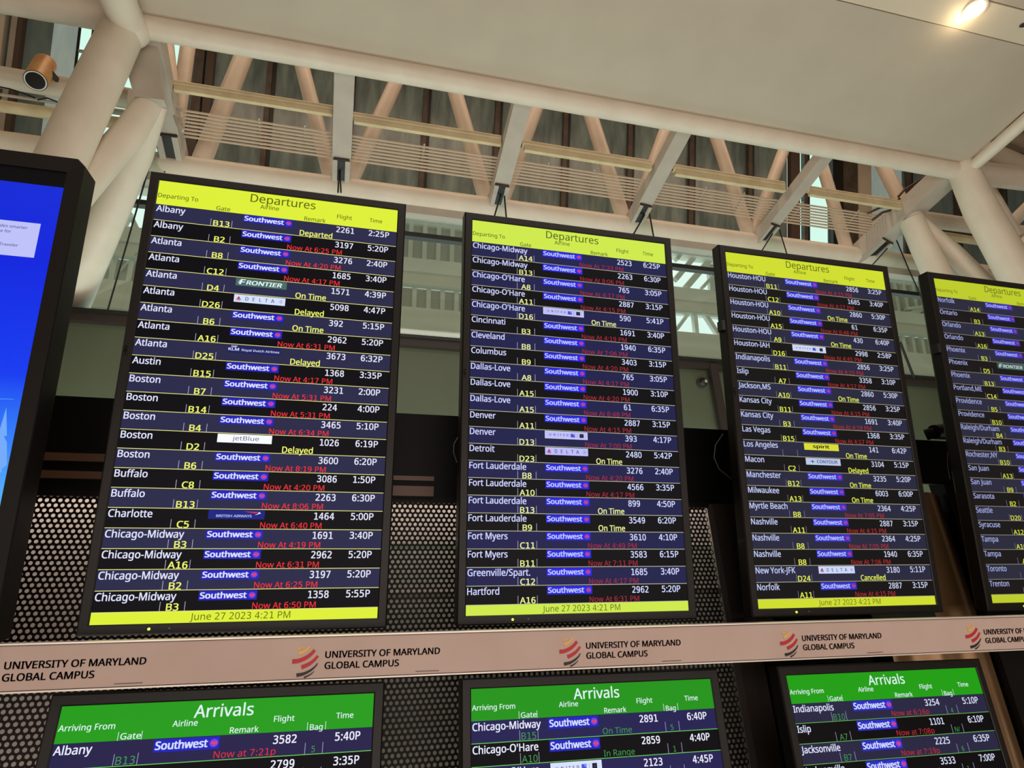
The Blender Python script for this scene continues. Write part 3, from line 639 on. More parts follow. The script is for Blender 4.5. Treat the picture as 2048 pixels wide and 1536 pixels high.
# brass spotlight
brass = mat('brass_cylinder', rgb(214, 160, 96), 0.4, metal=0.1, noise=rgb(196, 140, 80), nscale=14)
S0, S1 = at(71, 161, 4.9), at(90, 128, 5.15)
sp = empty('spotlight', loc=S0); tag(sp, 'brass-coloured cylindrical spotlight clamped under the roof tubes at the left', 'spotlight'); bpy.context.view_layer.update()
rS = rad_at(S0, 20.5)
part_of(sp, Acc().tube([S0, S1], [rS, rS * 1.02], brass, 32), 'body')
d = (S0 - S1).normalized()
def ring(c, d, r0, r1, m, off):
    d = Vector(d); s = d.cross(Vector((0, 0, 1))).normalized(); u = s.cross(d); n = 32
    L = lambda r: [c + d * off + (s * math.cos(2 * math.pi * k / n) + u * math.sin(2 * math.pi * k / n)) * r for k in range(n)]
    return Acc().loft([L(r0), L(r1)], m, cap0=False, cap1=False), L
a, L = ring(S0, d, rS * 1.0, rS * .95, dark_mullion, .004); part_of(sp, a, 'outer_rim')
a, L = ring(S0, d, rS * .93, rS * .82, mat('spot_white_rim', rgb(225, 225, 220), .3), .008); part_of(sp, a, 'reflector_rim')
a = Acc(); a.add([p for p in L(rS * .82)], [tuple(range(32))], mat('spot_lens_dark', rgb(30, 24, 24), .15)); part_of(sp, a, 'lens')
part_of(sp, Acc().beam(S0.lerp(S1, .55) + Vector((rS * .9, 0, 0)), S0.lerp(S1, .55) + Vector((rS * .9, .2, 0.04)), .03, .05, dark_mullion), 'clamp')

# ------------------------------------------------------------------ outer roof seen through the glass
YO = 9.5
orf = empty('neighbouring_roof', loc=(3, YO, 5)); tag(orf, 'pale girders and ribbed decks of the roof beyond the long window', 'roof'); bpy.context.view_layer.update()
zo = lambda y, Y=YO: zof(860, y, Y)
def girder(y0, y1, Y, th, m, name='girder', xa=-8, xb=24):
    part_of(orf, Acc().box((xa, Y, zo(y1, Y)), (xb, Y + th, zo(y0, Y)), m), name)
girder(519, 545, YO, .3, out_beam); girder(545, 571, YO + .08, .3, out_beam)
girder(570.5, 573.5, YO - .05, .1, out_white, 'edge_strip')
girder(617, 641, YO, .3, out_beam); girder(641, 668, YO - .1, .3, out_beam)
girder(668, 671, YO - .15, .1, out_white, 'edge_strip'); girder(672, 686, YO - .2, .2, out_white, 'edge_strip')
girder(418, 446, YO, .3, out_beam)
girder(440, 452, YO + .35, .1, out_white, 'edge_strip')
xr0 = at(1346, 600, YO).x; xr1 = at(1470, 600, YO).x
def deck(y0, y1, Y, xa, xb, sp_=.27):
    part_of(orf, Acc().box((xa, Y + .2, zo(y1, Y)), (xb, Y + .3, zo(y0, Y)), out_deck), 'deck')
    x = xa + .1
    while x < xb - .1:
        part_of(orf, Acc().box((x, Y + .1, zo(y1, Y)), (x + .085, Y + .2, zo(y0, Y)), out_rib), 'deck_rib'); x += sp_
xl0 = at(300, 500, YO).x
deck(446, 520, YO, xl0, xr0 - .3)
deck(572, 618, YO, -8, xr0 - .05)
deck(446, 520, YO, xr1, xr1 + 13)
deck(572, 618, YO, xr1, xr1 + 13)
for (p, q, w_) in (((1350, 560), (1425, 470), 10), ((1372, 575), (1438, 498), 12), ((1352, 520), (1400, 460), 7), ((1404, 576), (1445, 530), 6),
                   ((1388, 628), (1392, 668), 9), ((1405, 622), (1437, 672), 9), ((1352, 660), (1376, 628), 6),
                   ((232, 372), (280, 470), 9), ((262, 428), (242, 470), 5), ((180, 545), (250, 640), 11), ((188, 590), (230, 640), 7), ((275, 505), (222, 568), 2.5), ((216, 505), (232, 560), 12),
                   ((1800, 640), (1880, 596), 12), ((1812, 618), (1884, 610), 6)):
    P, Q = at(p[0], p[1], YO + .05), at(q[0], q[1], YO + .3)
    part_of(orf, Acc().beam(P, Q, 2 * rad_at(P, w_ / 2), .1, out_rib, (0, 1, 0)), 'brace')
girder(446, 520, YO + .5, .1, out_deck, 'back_panel', at(1440, 500, YO).x, 24)

# ------------------------------------------------------------------ cabinet wall behind the monitors
UPT = Vector((0, 0.171, 0.985)).normalized()
def tilt_frame(P, u=Vector((1, 0, 0)), upv=UPT):
    u = u.normalized(); upv = (upv - u * upv.dot(u)).normalized(); n = upv.cross(u)  # n points towards +Y
    return Matrix(((u.x, n.x, upv.x, P[0]), (u.y, n.y, upv.y, P[1]), (u.z, n.z, upv.z, P[2]), (0, 0, 0, 1)))
Ysh = .30
zc_top = zof(795, 826, Ysh); zp_top = zof(900, 999, Ysh)
cab = empty('equipment_cabinet', loc=(1.2, .4, zp_top)); tag(cab, 'black equipment cabinet fascia above the perforated metal, behind the departures monitors', 'cabinet'); bpy.context.view_layer.update()
part_of(cab, Acc().box((-1.4, .325, zc_top - .03), (3.9, .80, zc_top), black_cab), 'lid')
part_of(cab, Acc().box((-1.4, .30, zp_top), (2.30, .325, zc_top), black_cab), 'fascia')
part_of(cab, Acc().box((2.30, .30, zof(1870, 968, .3)), (3.9, .325, zc_top), black_cab), 'fascia')
xb_ = at(868, 950, .29).x
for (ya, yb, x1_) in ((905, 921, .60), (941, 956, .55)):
    part_of(cab, Acc().box((-.6, .285, zof(120, yb, .285)), (x1_, .31, zof(120, ya, .285)), reflection_conduit_brown), 'rail')  # brown bars stand in for reflection bands on the black fascia
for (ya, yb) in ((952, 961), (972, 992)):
    part_of(cab, Acc().box((at(785, 900, .28).x, .285, zof(830, yb, .285)), (xb_, .31, zof(830, ya, .285)), reflection_conduit_brown), 'rail')  # more fascia reflections, built as brown bars
# perforated sheet, geometry with real holes
PT = 0.0170; RH = 0.00545; RWZ = PT * .866
Mp = tilt_frame((0, Ysh, zp_top))
xa_, xe_ = -.72, 1.875
vs = []; fs = []
ncol = int((xe_ - xa_) / PT); nrow = 72
c6 = [(PT / math.sqrt(3) * math.sin(math.pi / 3 * k), PT / math.sqrt(3) * math.cos(math.pi / 3 * k)) for k in range(6)]
c12 = [(RH * math.sin(math.pi / 6 * k), RH * math.cos(math.pi / 6 * k)) for k in range(12)]
for r_ in range(nrow):
    for c_ in range(ncol):
        cx = xa_ + c_ * PT + (PT / 2 if r_ % 2 else 0); czz = -PT * .6 - r_ * RWZ
        o = len(vs)
        vs += [(cx + p[0], 0, czz + p[1]) for p in c6] + [(cx + p[0], 0, czz + p[1]) for p in c12]
        for k in range(6):
            a2 = o + 6 + 2 * k
            fs.append((o + k, o + (k + 1) % 6, o + 6 + (2 * k + 2) % 12, a2 + 1, a2))
me = bpy.data.meshes.new('perforated_sheet'); me.from_pydata(vs, [], fs); me.materials.append(perf_m)
pf = empty('perforated_panel', loc=Mp.translation); tag(pf, 'black perforated steel panel with staggered round holes behind the monitors', 'panel'); bpy.context.view_layer.update()
o = bpy.data.objects.new('perforated_sheet', me); COL.objects.link(o); o.matrix_world = Mp; o['kind'] = 'stuff'
o.parent = pf; o.matrix_parent_inverse = pf.matrix_world.inverted()
def tpart(root, acc, name, M):
    o = acc.build(name); o.matrix_world = M; o.parent = root; o.matrix_parent_inverse = root.matrix_world.inverted(); return o
tpart(pf, Acc().box((xa_ - .02, -.003, -.012), (xe_ + .02, .012, 0.004), perf_m), 'top_flange', Mp)
# black blanking strip with hidden services behind second row of monitors
zs = -.515
for (a0, a1) in ((-.35, -.02), (.69, .93), (1.62, 1.84)):
    tpart(cab, Acc().box((a0, -.06, zs), (a1, -.02, zs + .055), black_cab), 'bracket', Mp)
# backing boards behind the sheet
bk = empty('backing_board', loc=(0.6, .6, -.3)); tag(bk, 'pale backing boards showing through the holes of the perforated panel', 'board'); bpy.context.view_layer.update()
tpart(bk, Acc().box((-1.1, .20, -1.25), (.36, .22, .16), board_m), 'board', Mp)
tpart(bk, Acc().box((.36, .20, -.105), (2.25, .22, .16), board_m), 'board', Mp)
tpart(bk, Acc().box((.36, .20, -1.25), (2.25, .22, -.125), board_dark), 'lower_board', Mp)  # grey tone stands in for weaker light behind the lower holes
tpart(bk, Acc().box((-1.1, .196, -.1125), (.36, .20, -.1085), board_dark), 'tone_strip', Mp)  # dim row behind the holes, put in as a darker strip
tpart(bk, Acc().box((.36, .192, -.275), (2.1, .20, -.265), board_m), 'tone_strip', Mp)  # row of stronger light behind the holes, put in as a paler strip
def cab_light(name, loc, sx, sy, watts, rotx):
    d_ = bpy.data.lights.new(name, 'AREA'); d_.shape = 'RECTANGLE'; d_.size = sx; d_.size_y = sy; d_.energy = watts; d_.color = (1, .86, .76)
    o_ = bpy.data.objects.new(name, d_); COL.objects.link(o_); o_.location = loc; o_.rotation_euler = (rotx, 0, 0); return o_
cab_light('cabinet_strip_light', (-.25, .36, zp_top + .10), 1.3, .06, 1.7, math.radians(28))
cab_light('cabinet_strip_light', (-.25, .16, -.95), 1.3, .06, 3.4, math.radians(160))
cab_light('cabinet_strip_light', (1.25, .36, zp_top + .10), 1.5, .05, 1.6, math.radians(30))
# plain folded side panel right of the perforated sheet
prof = [(1.868, .001), (1.885, -.010), (1.93, -.018), (1.975, -.012), (2.0, .03), (2.01, .12)]
sd = Acc().loft([[(p[0], p[1], .0) for p in prof], [(p[0], p[1], -1.2) for p in prof]], brown_cab, False, False, closed=False).build('side_panel')
sd.matrix_world = Mp; sd.parent = cab; sd.matrix_parent_inverse = cab.matrix_world.inverted(); sd['label'] = 'dark brown folded side panel'
# bronze fluted column cover
prof = []
for k in range(49):
    x = 2.50 + .46 * k / 48
    prof.append((x, -.035 * math.sin(math.pi * k / 48) - .012 * math.cos(k / 48 * math.pi * 5)))
bz = Acc().loft([[(p[0], p[1], .06) for p in prof], [(p[0], p[1], -1.2) for p in prof]], bronze_m, False, False, closed=False)
bz.sm = [True] * len(bz.sm); o = bz.build('column_cover'); o.matrix_world = Mp; tag(o, 'brown bronze fluted column cover seen right of the third departures monitor', 'column cover')
o = Acc().box((2.03, .06, -1.2), (4.4, .12, .0), black_cab).box((2.97, -.02, -1.2), (3.9, .05, .12), black_cab).build('rear_panel'); o.matrix_world = Mp; o.parent = cab; o.matrix_parent_inverse = cab.matrix_world.inverted()
o = Acc().box((2.42, -.05, -.46), (2.70, -.045, -.385), mat('dark_green_glass', rgb(34, 46, 40), .2)).build('green_glass_strip'); o.matrix_world = Mp; tag(o, 'dark green glossy strip just below the third departures monitor', 'strip')
# equipment visible between third and fourth monitors
Pq = at(1873, 866, .25)
eq = Acc(); eq.tube([at(1851, 870, .25), at(1872, 864, .22)], rad_at(Pq, 11), black_cab, 14).tube([at(1868, 864, .22), at(1905, 862, .25)], [rad_at(Pq, 14), rad_at(Pq, 18)], black_cab, 14)
tag(eq.build('clamp_motor'), 'lumpy black fitting on top of the cabinet between third and fourth departures monitors', 'fitting')
for (p, lb) in ((((1446, 868, .2), (1431, 890, .18), (1428, 915, .17), (1438, 938, .18), (1463, 958, .2)), 'thin grey cable bowing out left of the third departures monitor'),
                (((1901, 884, .2), (1896, 905, .18), (1895, 930, .18), (1900, 958, .2)), 'thin grey cable hanging beside the fourth departures monitor'),
                (((916, 874, .2), (908, 888, .18), (907, 905, .18), (914, 925, .2)), 'thin grey cable bowing out left of the second departures monitor')):
    P = [at(*q) for q in p]
    o = Acc().tube(P, .0016, cable_grey, 8).build('power_cable'); tag(o, lb, 'cable', 'thin grey cables behind the monitors')
o = Acc().box(tuple(at(1500, 1252, .1)), tuple(at(1547, 1237, .1) + Vector((0, .03, 0))), brown_cab).build('mounting_plate'); tag(o, 'small brown-grey plate under the left corner of the third departures monitor', 'plate')

# ------------------------------------------------------------------ flight data
SWA, UA, DL, F9, KL, JB, BA, NK, CT = 'swa', 'ua', 'dl', 'f9', 'kl', 'jb', 'ba', 'nk', 'ct'
OT, DY = 'On Time', 'Delayed'
def n(t): return 'Now At %s PM' % t
D1 = [('Albany', 'B13', SWA, '2261', '2:25P', 'Departed'), ('Albany', 'B2', SWA, '3197', '5:20P', n('6:25')), ('Atlanta', 'B8', SWA, '3276', '2:40P', n('4:20')),
      ('Atlanta', 'C12', SWA, '1685', '3:40P', n('4:17')), ('Atlanta', 'D4', F9, '1571', '4:39P', OT), ('Atlanta', 'D26', DL, '5098', '4:47P', DY),
      ('Atlanta', 'B6', SWA, '392', '5:15P', OT), ('Atlanta', 'A16', SWA, '2962', '5:20P', n('6:31')), ('Atlanta', 'D25', KL, '3673', '6:32P', DY),
      ('Austin', 'B15', SWA, '1368', '3:35P', n('4:17')), ('Boston', 'B7', SWA, '3231', '2:00P', n('5:31')), ('Boston', 'B14', SWA, '224', '4:00P', n('5:31')),
      ('Boston', 'B4', SWA, '3465', '5:10P', n('6:34')), ('Boston', 'D2', JB, '1026', '6:19P', DY), ('Boston', 'B6', SWA, '3600', '6:20P', n('8:19')),
      ('Buffalo', 'C8', SWA, '3086', '1:50P', n('4:20')), ('Buffalo', 'B13', SWA, '2263', '6:30P', n('8:06')), ('Charlotte', 'C5', BA, '1464', '5:00P', n('6:40')),
      ('Chicago-Midway', 'B3', SWA, '1691', '3:40P', n('4:19')), ('Chicago-Midway', 'A16', SWA, '2962', '5:20P', n('6:31')),
      ('Chicago-Midway', 'B2', SWA, '3197', '5:20P', n('6:25')), ('Chicago-Midway', 'B3', SWA, '1358', '5:55P', n('6:50'))]
D2 = [('Chicago-Midway', 'A14', SWA, '2523', '6:25P', n('7:33')), ('Chicago-Midway', 'B13', SWA, '2263', '6:30P', n('8:06')), ("Chicago-O'Hare", 'A8', SWA, '765', '3:05P', n('4:17')),
      ("Chicago-O'Hare", 'A11', SWA, '2887', '3:15P', n('4:15')), ("Chicago-O'Hare", 'D16', UA, '590', '5:41P', OT), ('Cincinnati', 'B3', SWA, '1691', '3:40P', n('4:19')),
      ('Cleveland', 'B8', SWA, '1940', '6:35P', n('7:06')), ('Columbus', 'B9', SWA, '3403', '3:15P', n('4:20')), ('Dallas-Love', 'A8', SWA, '765', '3:05P', n('4:17')),
      ('Dallas-Love', 'A15', SWA, '1900', '3:10P', n('4:20')), ('Dallas-Love', 'A15', SWA, '61', '6:35P', n('6:48')), ('Denver', 'A11', SWA, '2887', '3:15P', n('4:15')),
      ('Denver', 'D13', UA, '393', '4:17P', n('7:00')), ('Detroit', 'D23', DL, '2480', '5:42P', OT), ('Fort Lauderdale', 'B8', SWA, '3276', '2:40P', n('4:20')),
      ('Fort Lauderdale', 'A10', SWA, '4566', '3:35P', n('4:17')), ('Fort Lauderdale', 'B13', SWA, '899', '4:50P', OT), ('Fort Lauderdale', 'B9', SWA, '3549', '6:20P', OT),
      ('Fort Myers', 'C11', SWA, '3610', '4:10P', n('4:49')), ('Fort Myers', 'B11', SWA, '3583', '6:15P', n('7:11')), ('Greenville/Spart.', 'C12', SWA, '1685', '3:40P', n('4:17')),
      ('Hartford', 'A16', SWA, '2962', '5:20P', n('6:31'))]
D3 = [('Houston-HOU', 'B11', SWA, '2856', '3:25P', n('4:15')), ('Houston-HOU', 'C12', SWA, '1685', '3:40P', n('4:17')), ('Houston-HOU', 'A10', SWA, '2860', '5:30P', OT),
      ('Houston-HOU', 'A15', SWA, '61', '6:35P', n('6:48')), ('Houston-HOU', 'A9', SWA, '430', '6:40P', OT), ('Houston-IAH', 'D16', UA, '2998', '2:58P', n('4:45')),
      ('Indianapolis', 'B11', SWA, '2856', '3:25P', n('4:15')), ('Islip', 'A7', SWA, '3358', '3:10P', n('4:17')), ('Jackson,MS', 'A10', SWA, '2860', '5:30P', OT),
      ('Kansas City', 'B11', SWA, '2856', '3:25P', n('4:15')), ('Kansas City', 'B3', SWA, '1691', '3:40P', n('4:19')), ('Las Vegas', 'B15', SWA, '1368', '3:35P', n('4:17')),
      ('Los Angeles', '', NK, '141', '6:42P', OT), ('Macon', 'C2', CT, '3104', '5:15P', DY), ('Manchester', 'B12', SWA, '3235', '5:20P', OT),
      ('Milwaukee', 'A13', SWA, '6003', '6:00P', OT), ('Myrtle Beach', 'B8', SWA, '2364', '4:25P', n('7:05')), ('Nashville', 'A11', SWA, '2887', '3:15P', n('4:15')),
      ('Nashville', 'B8', SWA, '2364', '4:25P', n('7:05')), ('Nashville', 'B8', SWA, '1940', '6:35P', n('7:06')), ('New York-JFK', 'D24', DL, '3180', '5:11P', 'Cancelled'),
      ('Norfolk', 'A11', SWA, '2887', '3:15P', n('4:15'))]
D4 = [('Norfolk', 'A14', SWA, '', '', ''), ('Ontario', 'B3', SWA, '', '', ''), ('Orlando', 'A13', SWA, '', '', ''), ('Orlando', 'A16', SWA, '', '', ''),
      ('Phoenix', 'B3', SWA, '', '', ''), ('Phoenix', 'D5', F9, '', '', ''), ('Phoenix', 'B13', SWA, '', '', ''), ('Portland,ME', 'C14', SWA, '', '', ''),
      ('Providence', 'B5', SWA, '', '', ''), ('Providence', 'B10', SWA, '', '', ''), ('Raleigh/Durham', 'B4', SWA, '', '', ''), ('Raleigh/Durham', 'B3', SWA, '', '', ''),
      ('Rochester,NY', 'B10', SWA, '', '', ''), ('San Juan', 'A13', SWA, '', '', ''), ('San Juan', 'B9', SWA, '', '', ''), ('Sarasota', 'B2', SWA, '', '', ''),
      ('Seattle', 'D20', None, '', '', ''), ('Syracuse', 'A12', None, '', '', ''), ('Tampa', 'A16', None, '', '', ''), ('Tampa', 'A', None, '', '', ''),
      ('Toronto', '', None, '', '', ''), ('Trenton', '', None, '', '', '')]
W_, H_ = .6804, 1.2096
CAPC = .0152 * H_
XS_CITY = .266 * W_ / natural('Chicago-Midway', CAPC)
XS_FL = .077 * W_ / natural('2962', .0150 * H_)
XS_TM = .090 * W_ / natural('5:20P', .0150 * H_)
XS_RM = .230 * W_ / natural('Now At 6:25 PM', .0124 * H_, .012)
XS_OT = .1385 * W_ / natural('Departed', .0138 * H_)
XS_ACITY = .262 * W_ / natural('Chicago-Midway', .0140 * H_)
XS_GT = .0645 * W_ / natural('B13', .0137 * H_)

def airline_logo(kind, x0, z0, x1, z1, pal):
    """flat on-screen airline panel between two corners, z1 the top"""
    a = Acc(); w = x1 - x0; h = z1 - z0; y = -.0006; y2 = -.0010; y3 = -.0014
    dim = pal['dim']; S = lambda r, g, b: scr(int(r * dim), int(g * dim), int(b * dim))
    if kind == SWA:
        a.quad(x0, z0, x1, z1, scr(*pal['swa']), y)
        a.text('Southwest', x0 + .02 * w, z0 + .20 * h, h * .62, scr(*pal['swt']), wid=w * .80, y=y2, bold=.06)
        c = (x0 + w * .915, z0 + h * .48); r = h * .33
        a.poly([(c[0] + r * 1.1 * math.cos(t * math.pi / 8), c[1] + r * math.sin(t * math.pi / 8)) for t in range(16)], S(110, 66, 225), y2)
        a.poly([(c[0] - r * .85, c[1] + r * .05), (c[0], c[1] - r * .6), (c[0] + r * .9, c[1] - r * .05), (c[0] + r * .55, c[1] + r * .6), (c[0], c[1] + r * .25), (c[0] - r * .5, c[1] + r * .55)][::1], S(226, 60, 110), y3)
    elif kind == DL:
        a.quad(x0, z0, x1, z1, scr(*pal['pale']), y)
        cx = x0 + w * .09; b = z0 + h * .24; t = z1 - h * .22
        a.poly([(cx - w * .055, b), (cx, b + h * .22), (cx, t)], S(190, 40, 70), y2); a.poly([(cx + w * .055, b), (cx, t), (cx, b + h * .22)], S(150, 25, 55), y2)
        a.poly([(cx - w * .045, b - .02 * h), (cx + w * .045, b - .02 * h), (cx, b + h * .17)], S(205, 60, 90), y2)
        for ch, fx in zip('DELTA', (.22, .36, .49, .60, .72)): a.text(ch, x0 + w * fx, z0 + h * .27, h * .46, S(48, 46, 110), y=y2, xs=.95, bold=.02)
        cx = x0 + w * .92; r = h * .24; cz_ = z0 + h * .5
        for k in range(12):
            t0, t1 = k / 12 * 5.4 + .6, (k + 1) / 12 * 5.4 + .6
            a.poly([(cx + r * math.cos(t0), cz_ + r * math.sin(t0)), (cx + r * math.cos(t1), cz_ + r * math.sin(t1)), (cx + r * .78 * math.cos(t1), cz_ + r * .78 * math.sin(t1)), (cx + r * .78 * math.cos(t0), cz_ + r * .78 * math.sin(t0))], S(150, 165, 215), y2)
        a.poly([(cx - r * .5, cz_), (cx, cz_ + r * .35), (cx + r * .5, cz_), (cx, cz_ - r * .35)], S(96, 110, 180), y2)
    elif kind == UA:
        a.quad(x0, z0, x1, z1, S(235, 235, 255), y); a.quad(x0 + w * .012, z0 + h * .06, x1 - w * .012, z1 - h * .06, scr(*pal['pale']), -.0008)
        for ch, fx in zip('UNITED', (.10, .20, .295, .345, .43, .505)): a.text(ch, x0 + w * fx, z0 + h * .40, h * .25, S(58, 52, 120), y=y2, xs=1.15, bold=.04)
        a.quad(x0 + w * .60, z0 + h * .26, x0 + w * .70, z0 + h * .74, S(72, 80, 215), y2)
        a.poly([(x0 + w * .64, z0 + h * .70), (x0 + w * .69, z0 + h * .70), (x0 + w * .69, z0 + h * .40)], S(150, 160, 240), y3)
        a.quad(x0 + w * .748, z0 + h * .25, x0 + w * .754, z0 + h * .75, S(120, 120, 190), y2)
        a.quad(x0 + w * .81, z0 + h * .24, x0 + w * .905, z0 + h * .76, S(18, 18, 34), y2); a.quad(x0 + w * .84, z0 + h * .38, x0 + w * .875, z0 + h * .62, S(60, 60, 84), y3)
    elif kind == F9:
        a.quad(x0, z0, x1, z1, S(74, 110, 100), y)
        wt = S(232, 246, 250)
        a.text('F', x0 + w * .065, z0 + h * .20, h * .66, wt, wid=w * .10, y=y2, shear=.25, bold=.07)
        a.text('RONTIER', x0 + w * .20, z0 + h * .22, h * .54, wt, wid=w * .70, y=y2, shear=.22, bold=.05)
        for k in range(2): a.poly([(x0 + w * (.055 - k * .018), z0 + h * (.60 - k * .22)), (x0 + w * (.10 - k * .018), z0 + h * (.60 - k * .22)), (x0 + w * (.115 - k * .018), z0 + h * (.70 - k * .22)), (x0 + w * (.07 - k * .018), z0 + h * (.70 - k * .22))], wt, y2)
    elif kind == KL:
        a.quad(x0, z0, x1, z1, S(30, 34, 96), y); wt = S(215, 220, 255)
        a.text('KLM', x0 + .01 * w, z0 + h * .3, h * .34, wt, wid=w * .2, y=y2, bold=.05)
        for k in range(4): a.quad(x0 + w * (.06 + .03 * k), z0 + h * .78, x0 + w * (.078 + .03 * k), z0 + h * .92, wt, y2)
        a.quad(x0 + w * .075, z0 + h * .72, x0 + w * .155, z0 + h * .77, wt, y2)
        a.text('Royal Dutch Airlines', x0 + .26 * w, z0 + h * .3, h * .27, wt, wid=w * .72, y=y2, bold=.02)
    elif kind == JB:
        a.quad(x0, z0, x1, z1, S(250, 252, 255), y); a.text('jetBlue', x0 + w * .27, z0 + h * .3, h * .5, S(46, 66, 130), wid=w * .49, y=y2, bold=-.004)
    elif kind == BA:
        a.quad(x0, z0, x1, z1, S(26, 34, 130), y); a.text('BRITISH AIRWAYS', x0 + .14 * w, z0 + h * .22, h * .27, S(190, 200, 245), wid=w * .63, y=y2, bold=.03)
        a.poly([(x0 + w * .62, z0 + h * .86), (x0 + w * .90, z0 + h * .84), (x0 + w * .84, z0 + h * .66)], S(215, 50, 70), y2)
        a.poly([(x0 + w * .90, z0 + h * .84), (x0 + w * .93, z0 + h * .66), (x0 + w * .82, z0 + h * .46), (x0 + w * .875, z0 + h * .64)], S(230, 236, 255), y2)
    elif kind == NK:
        a.quad(x0, z0, x1, z1, S(238, 240, 60), y); a.text('spirit', x0 + w * .25, z0 + h * .32, h * .5, S(30, 30, 30), wid=w * .48, y=y2, bold=.05)
    elif kind == CT:
        a.quad(x0, z0, x1, z1, S(205, 218, 250), y); a.text('CONTOUR', x0 + w * .31, z0 + h * .28, h * .46, S(70, 90, 150), wid=w * .6, y=y2, bold=.045)
        cx, cz_ = x0 + w * .19, z0 + h * .5
        a.poly([(cx - w * .09, cz_), (cx, cz_ - h * .07), (cx + w * .09, cz_), (cx, cz_ + h * .07)], S(60, 80, 150), y2); a.poly([(cx - w * .02, cz_), (cx, cz_ - h * .32), (cx + w * .02, cz_), (cx, cz_ + h * .3)], S(60, 80, 150), y2)
    return a

def rect(x0, z0, x1, z1, y): return [(x0, y, z0), (x1, y, z0), (x1, y, z1), (x0, y, z1)]
def housing(root, w, h, b=.0255, bb=.0255):
    a = Acc()
    lo = [rect(0, 0, w, h, .001), rect(0, 0, w, h, -.0022), rect(-.003, -.003, w + .003, h + .003, -.004), rect(-b + .004, -bb + .004, w + b - .004, h + b - .004, -.004),
          rect(-b, -bb, w + b, h + b, .0), rect(-b, -bb, w + b, h + b, .040), rect(-b + .012, -bb + .012, w + b - .012, h + b - .012, .055), rect(.05, .05, w - .05, h - .05, .070)]
    a.loft(lo[0:2], bezel_dark, False, False); a.loft(lo[1:], bezel_m, False, True)
    for fx in (.32, .68): a.box((w * fx - .0008, -.0044, h + .004), (w * fx + .0008, -.0038, h + b - .003), bezel_dark)
    return a.build('housing', root)

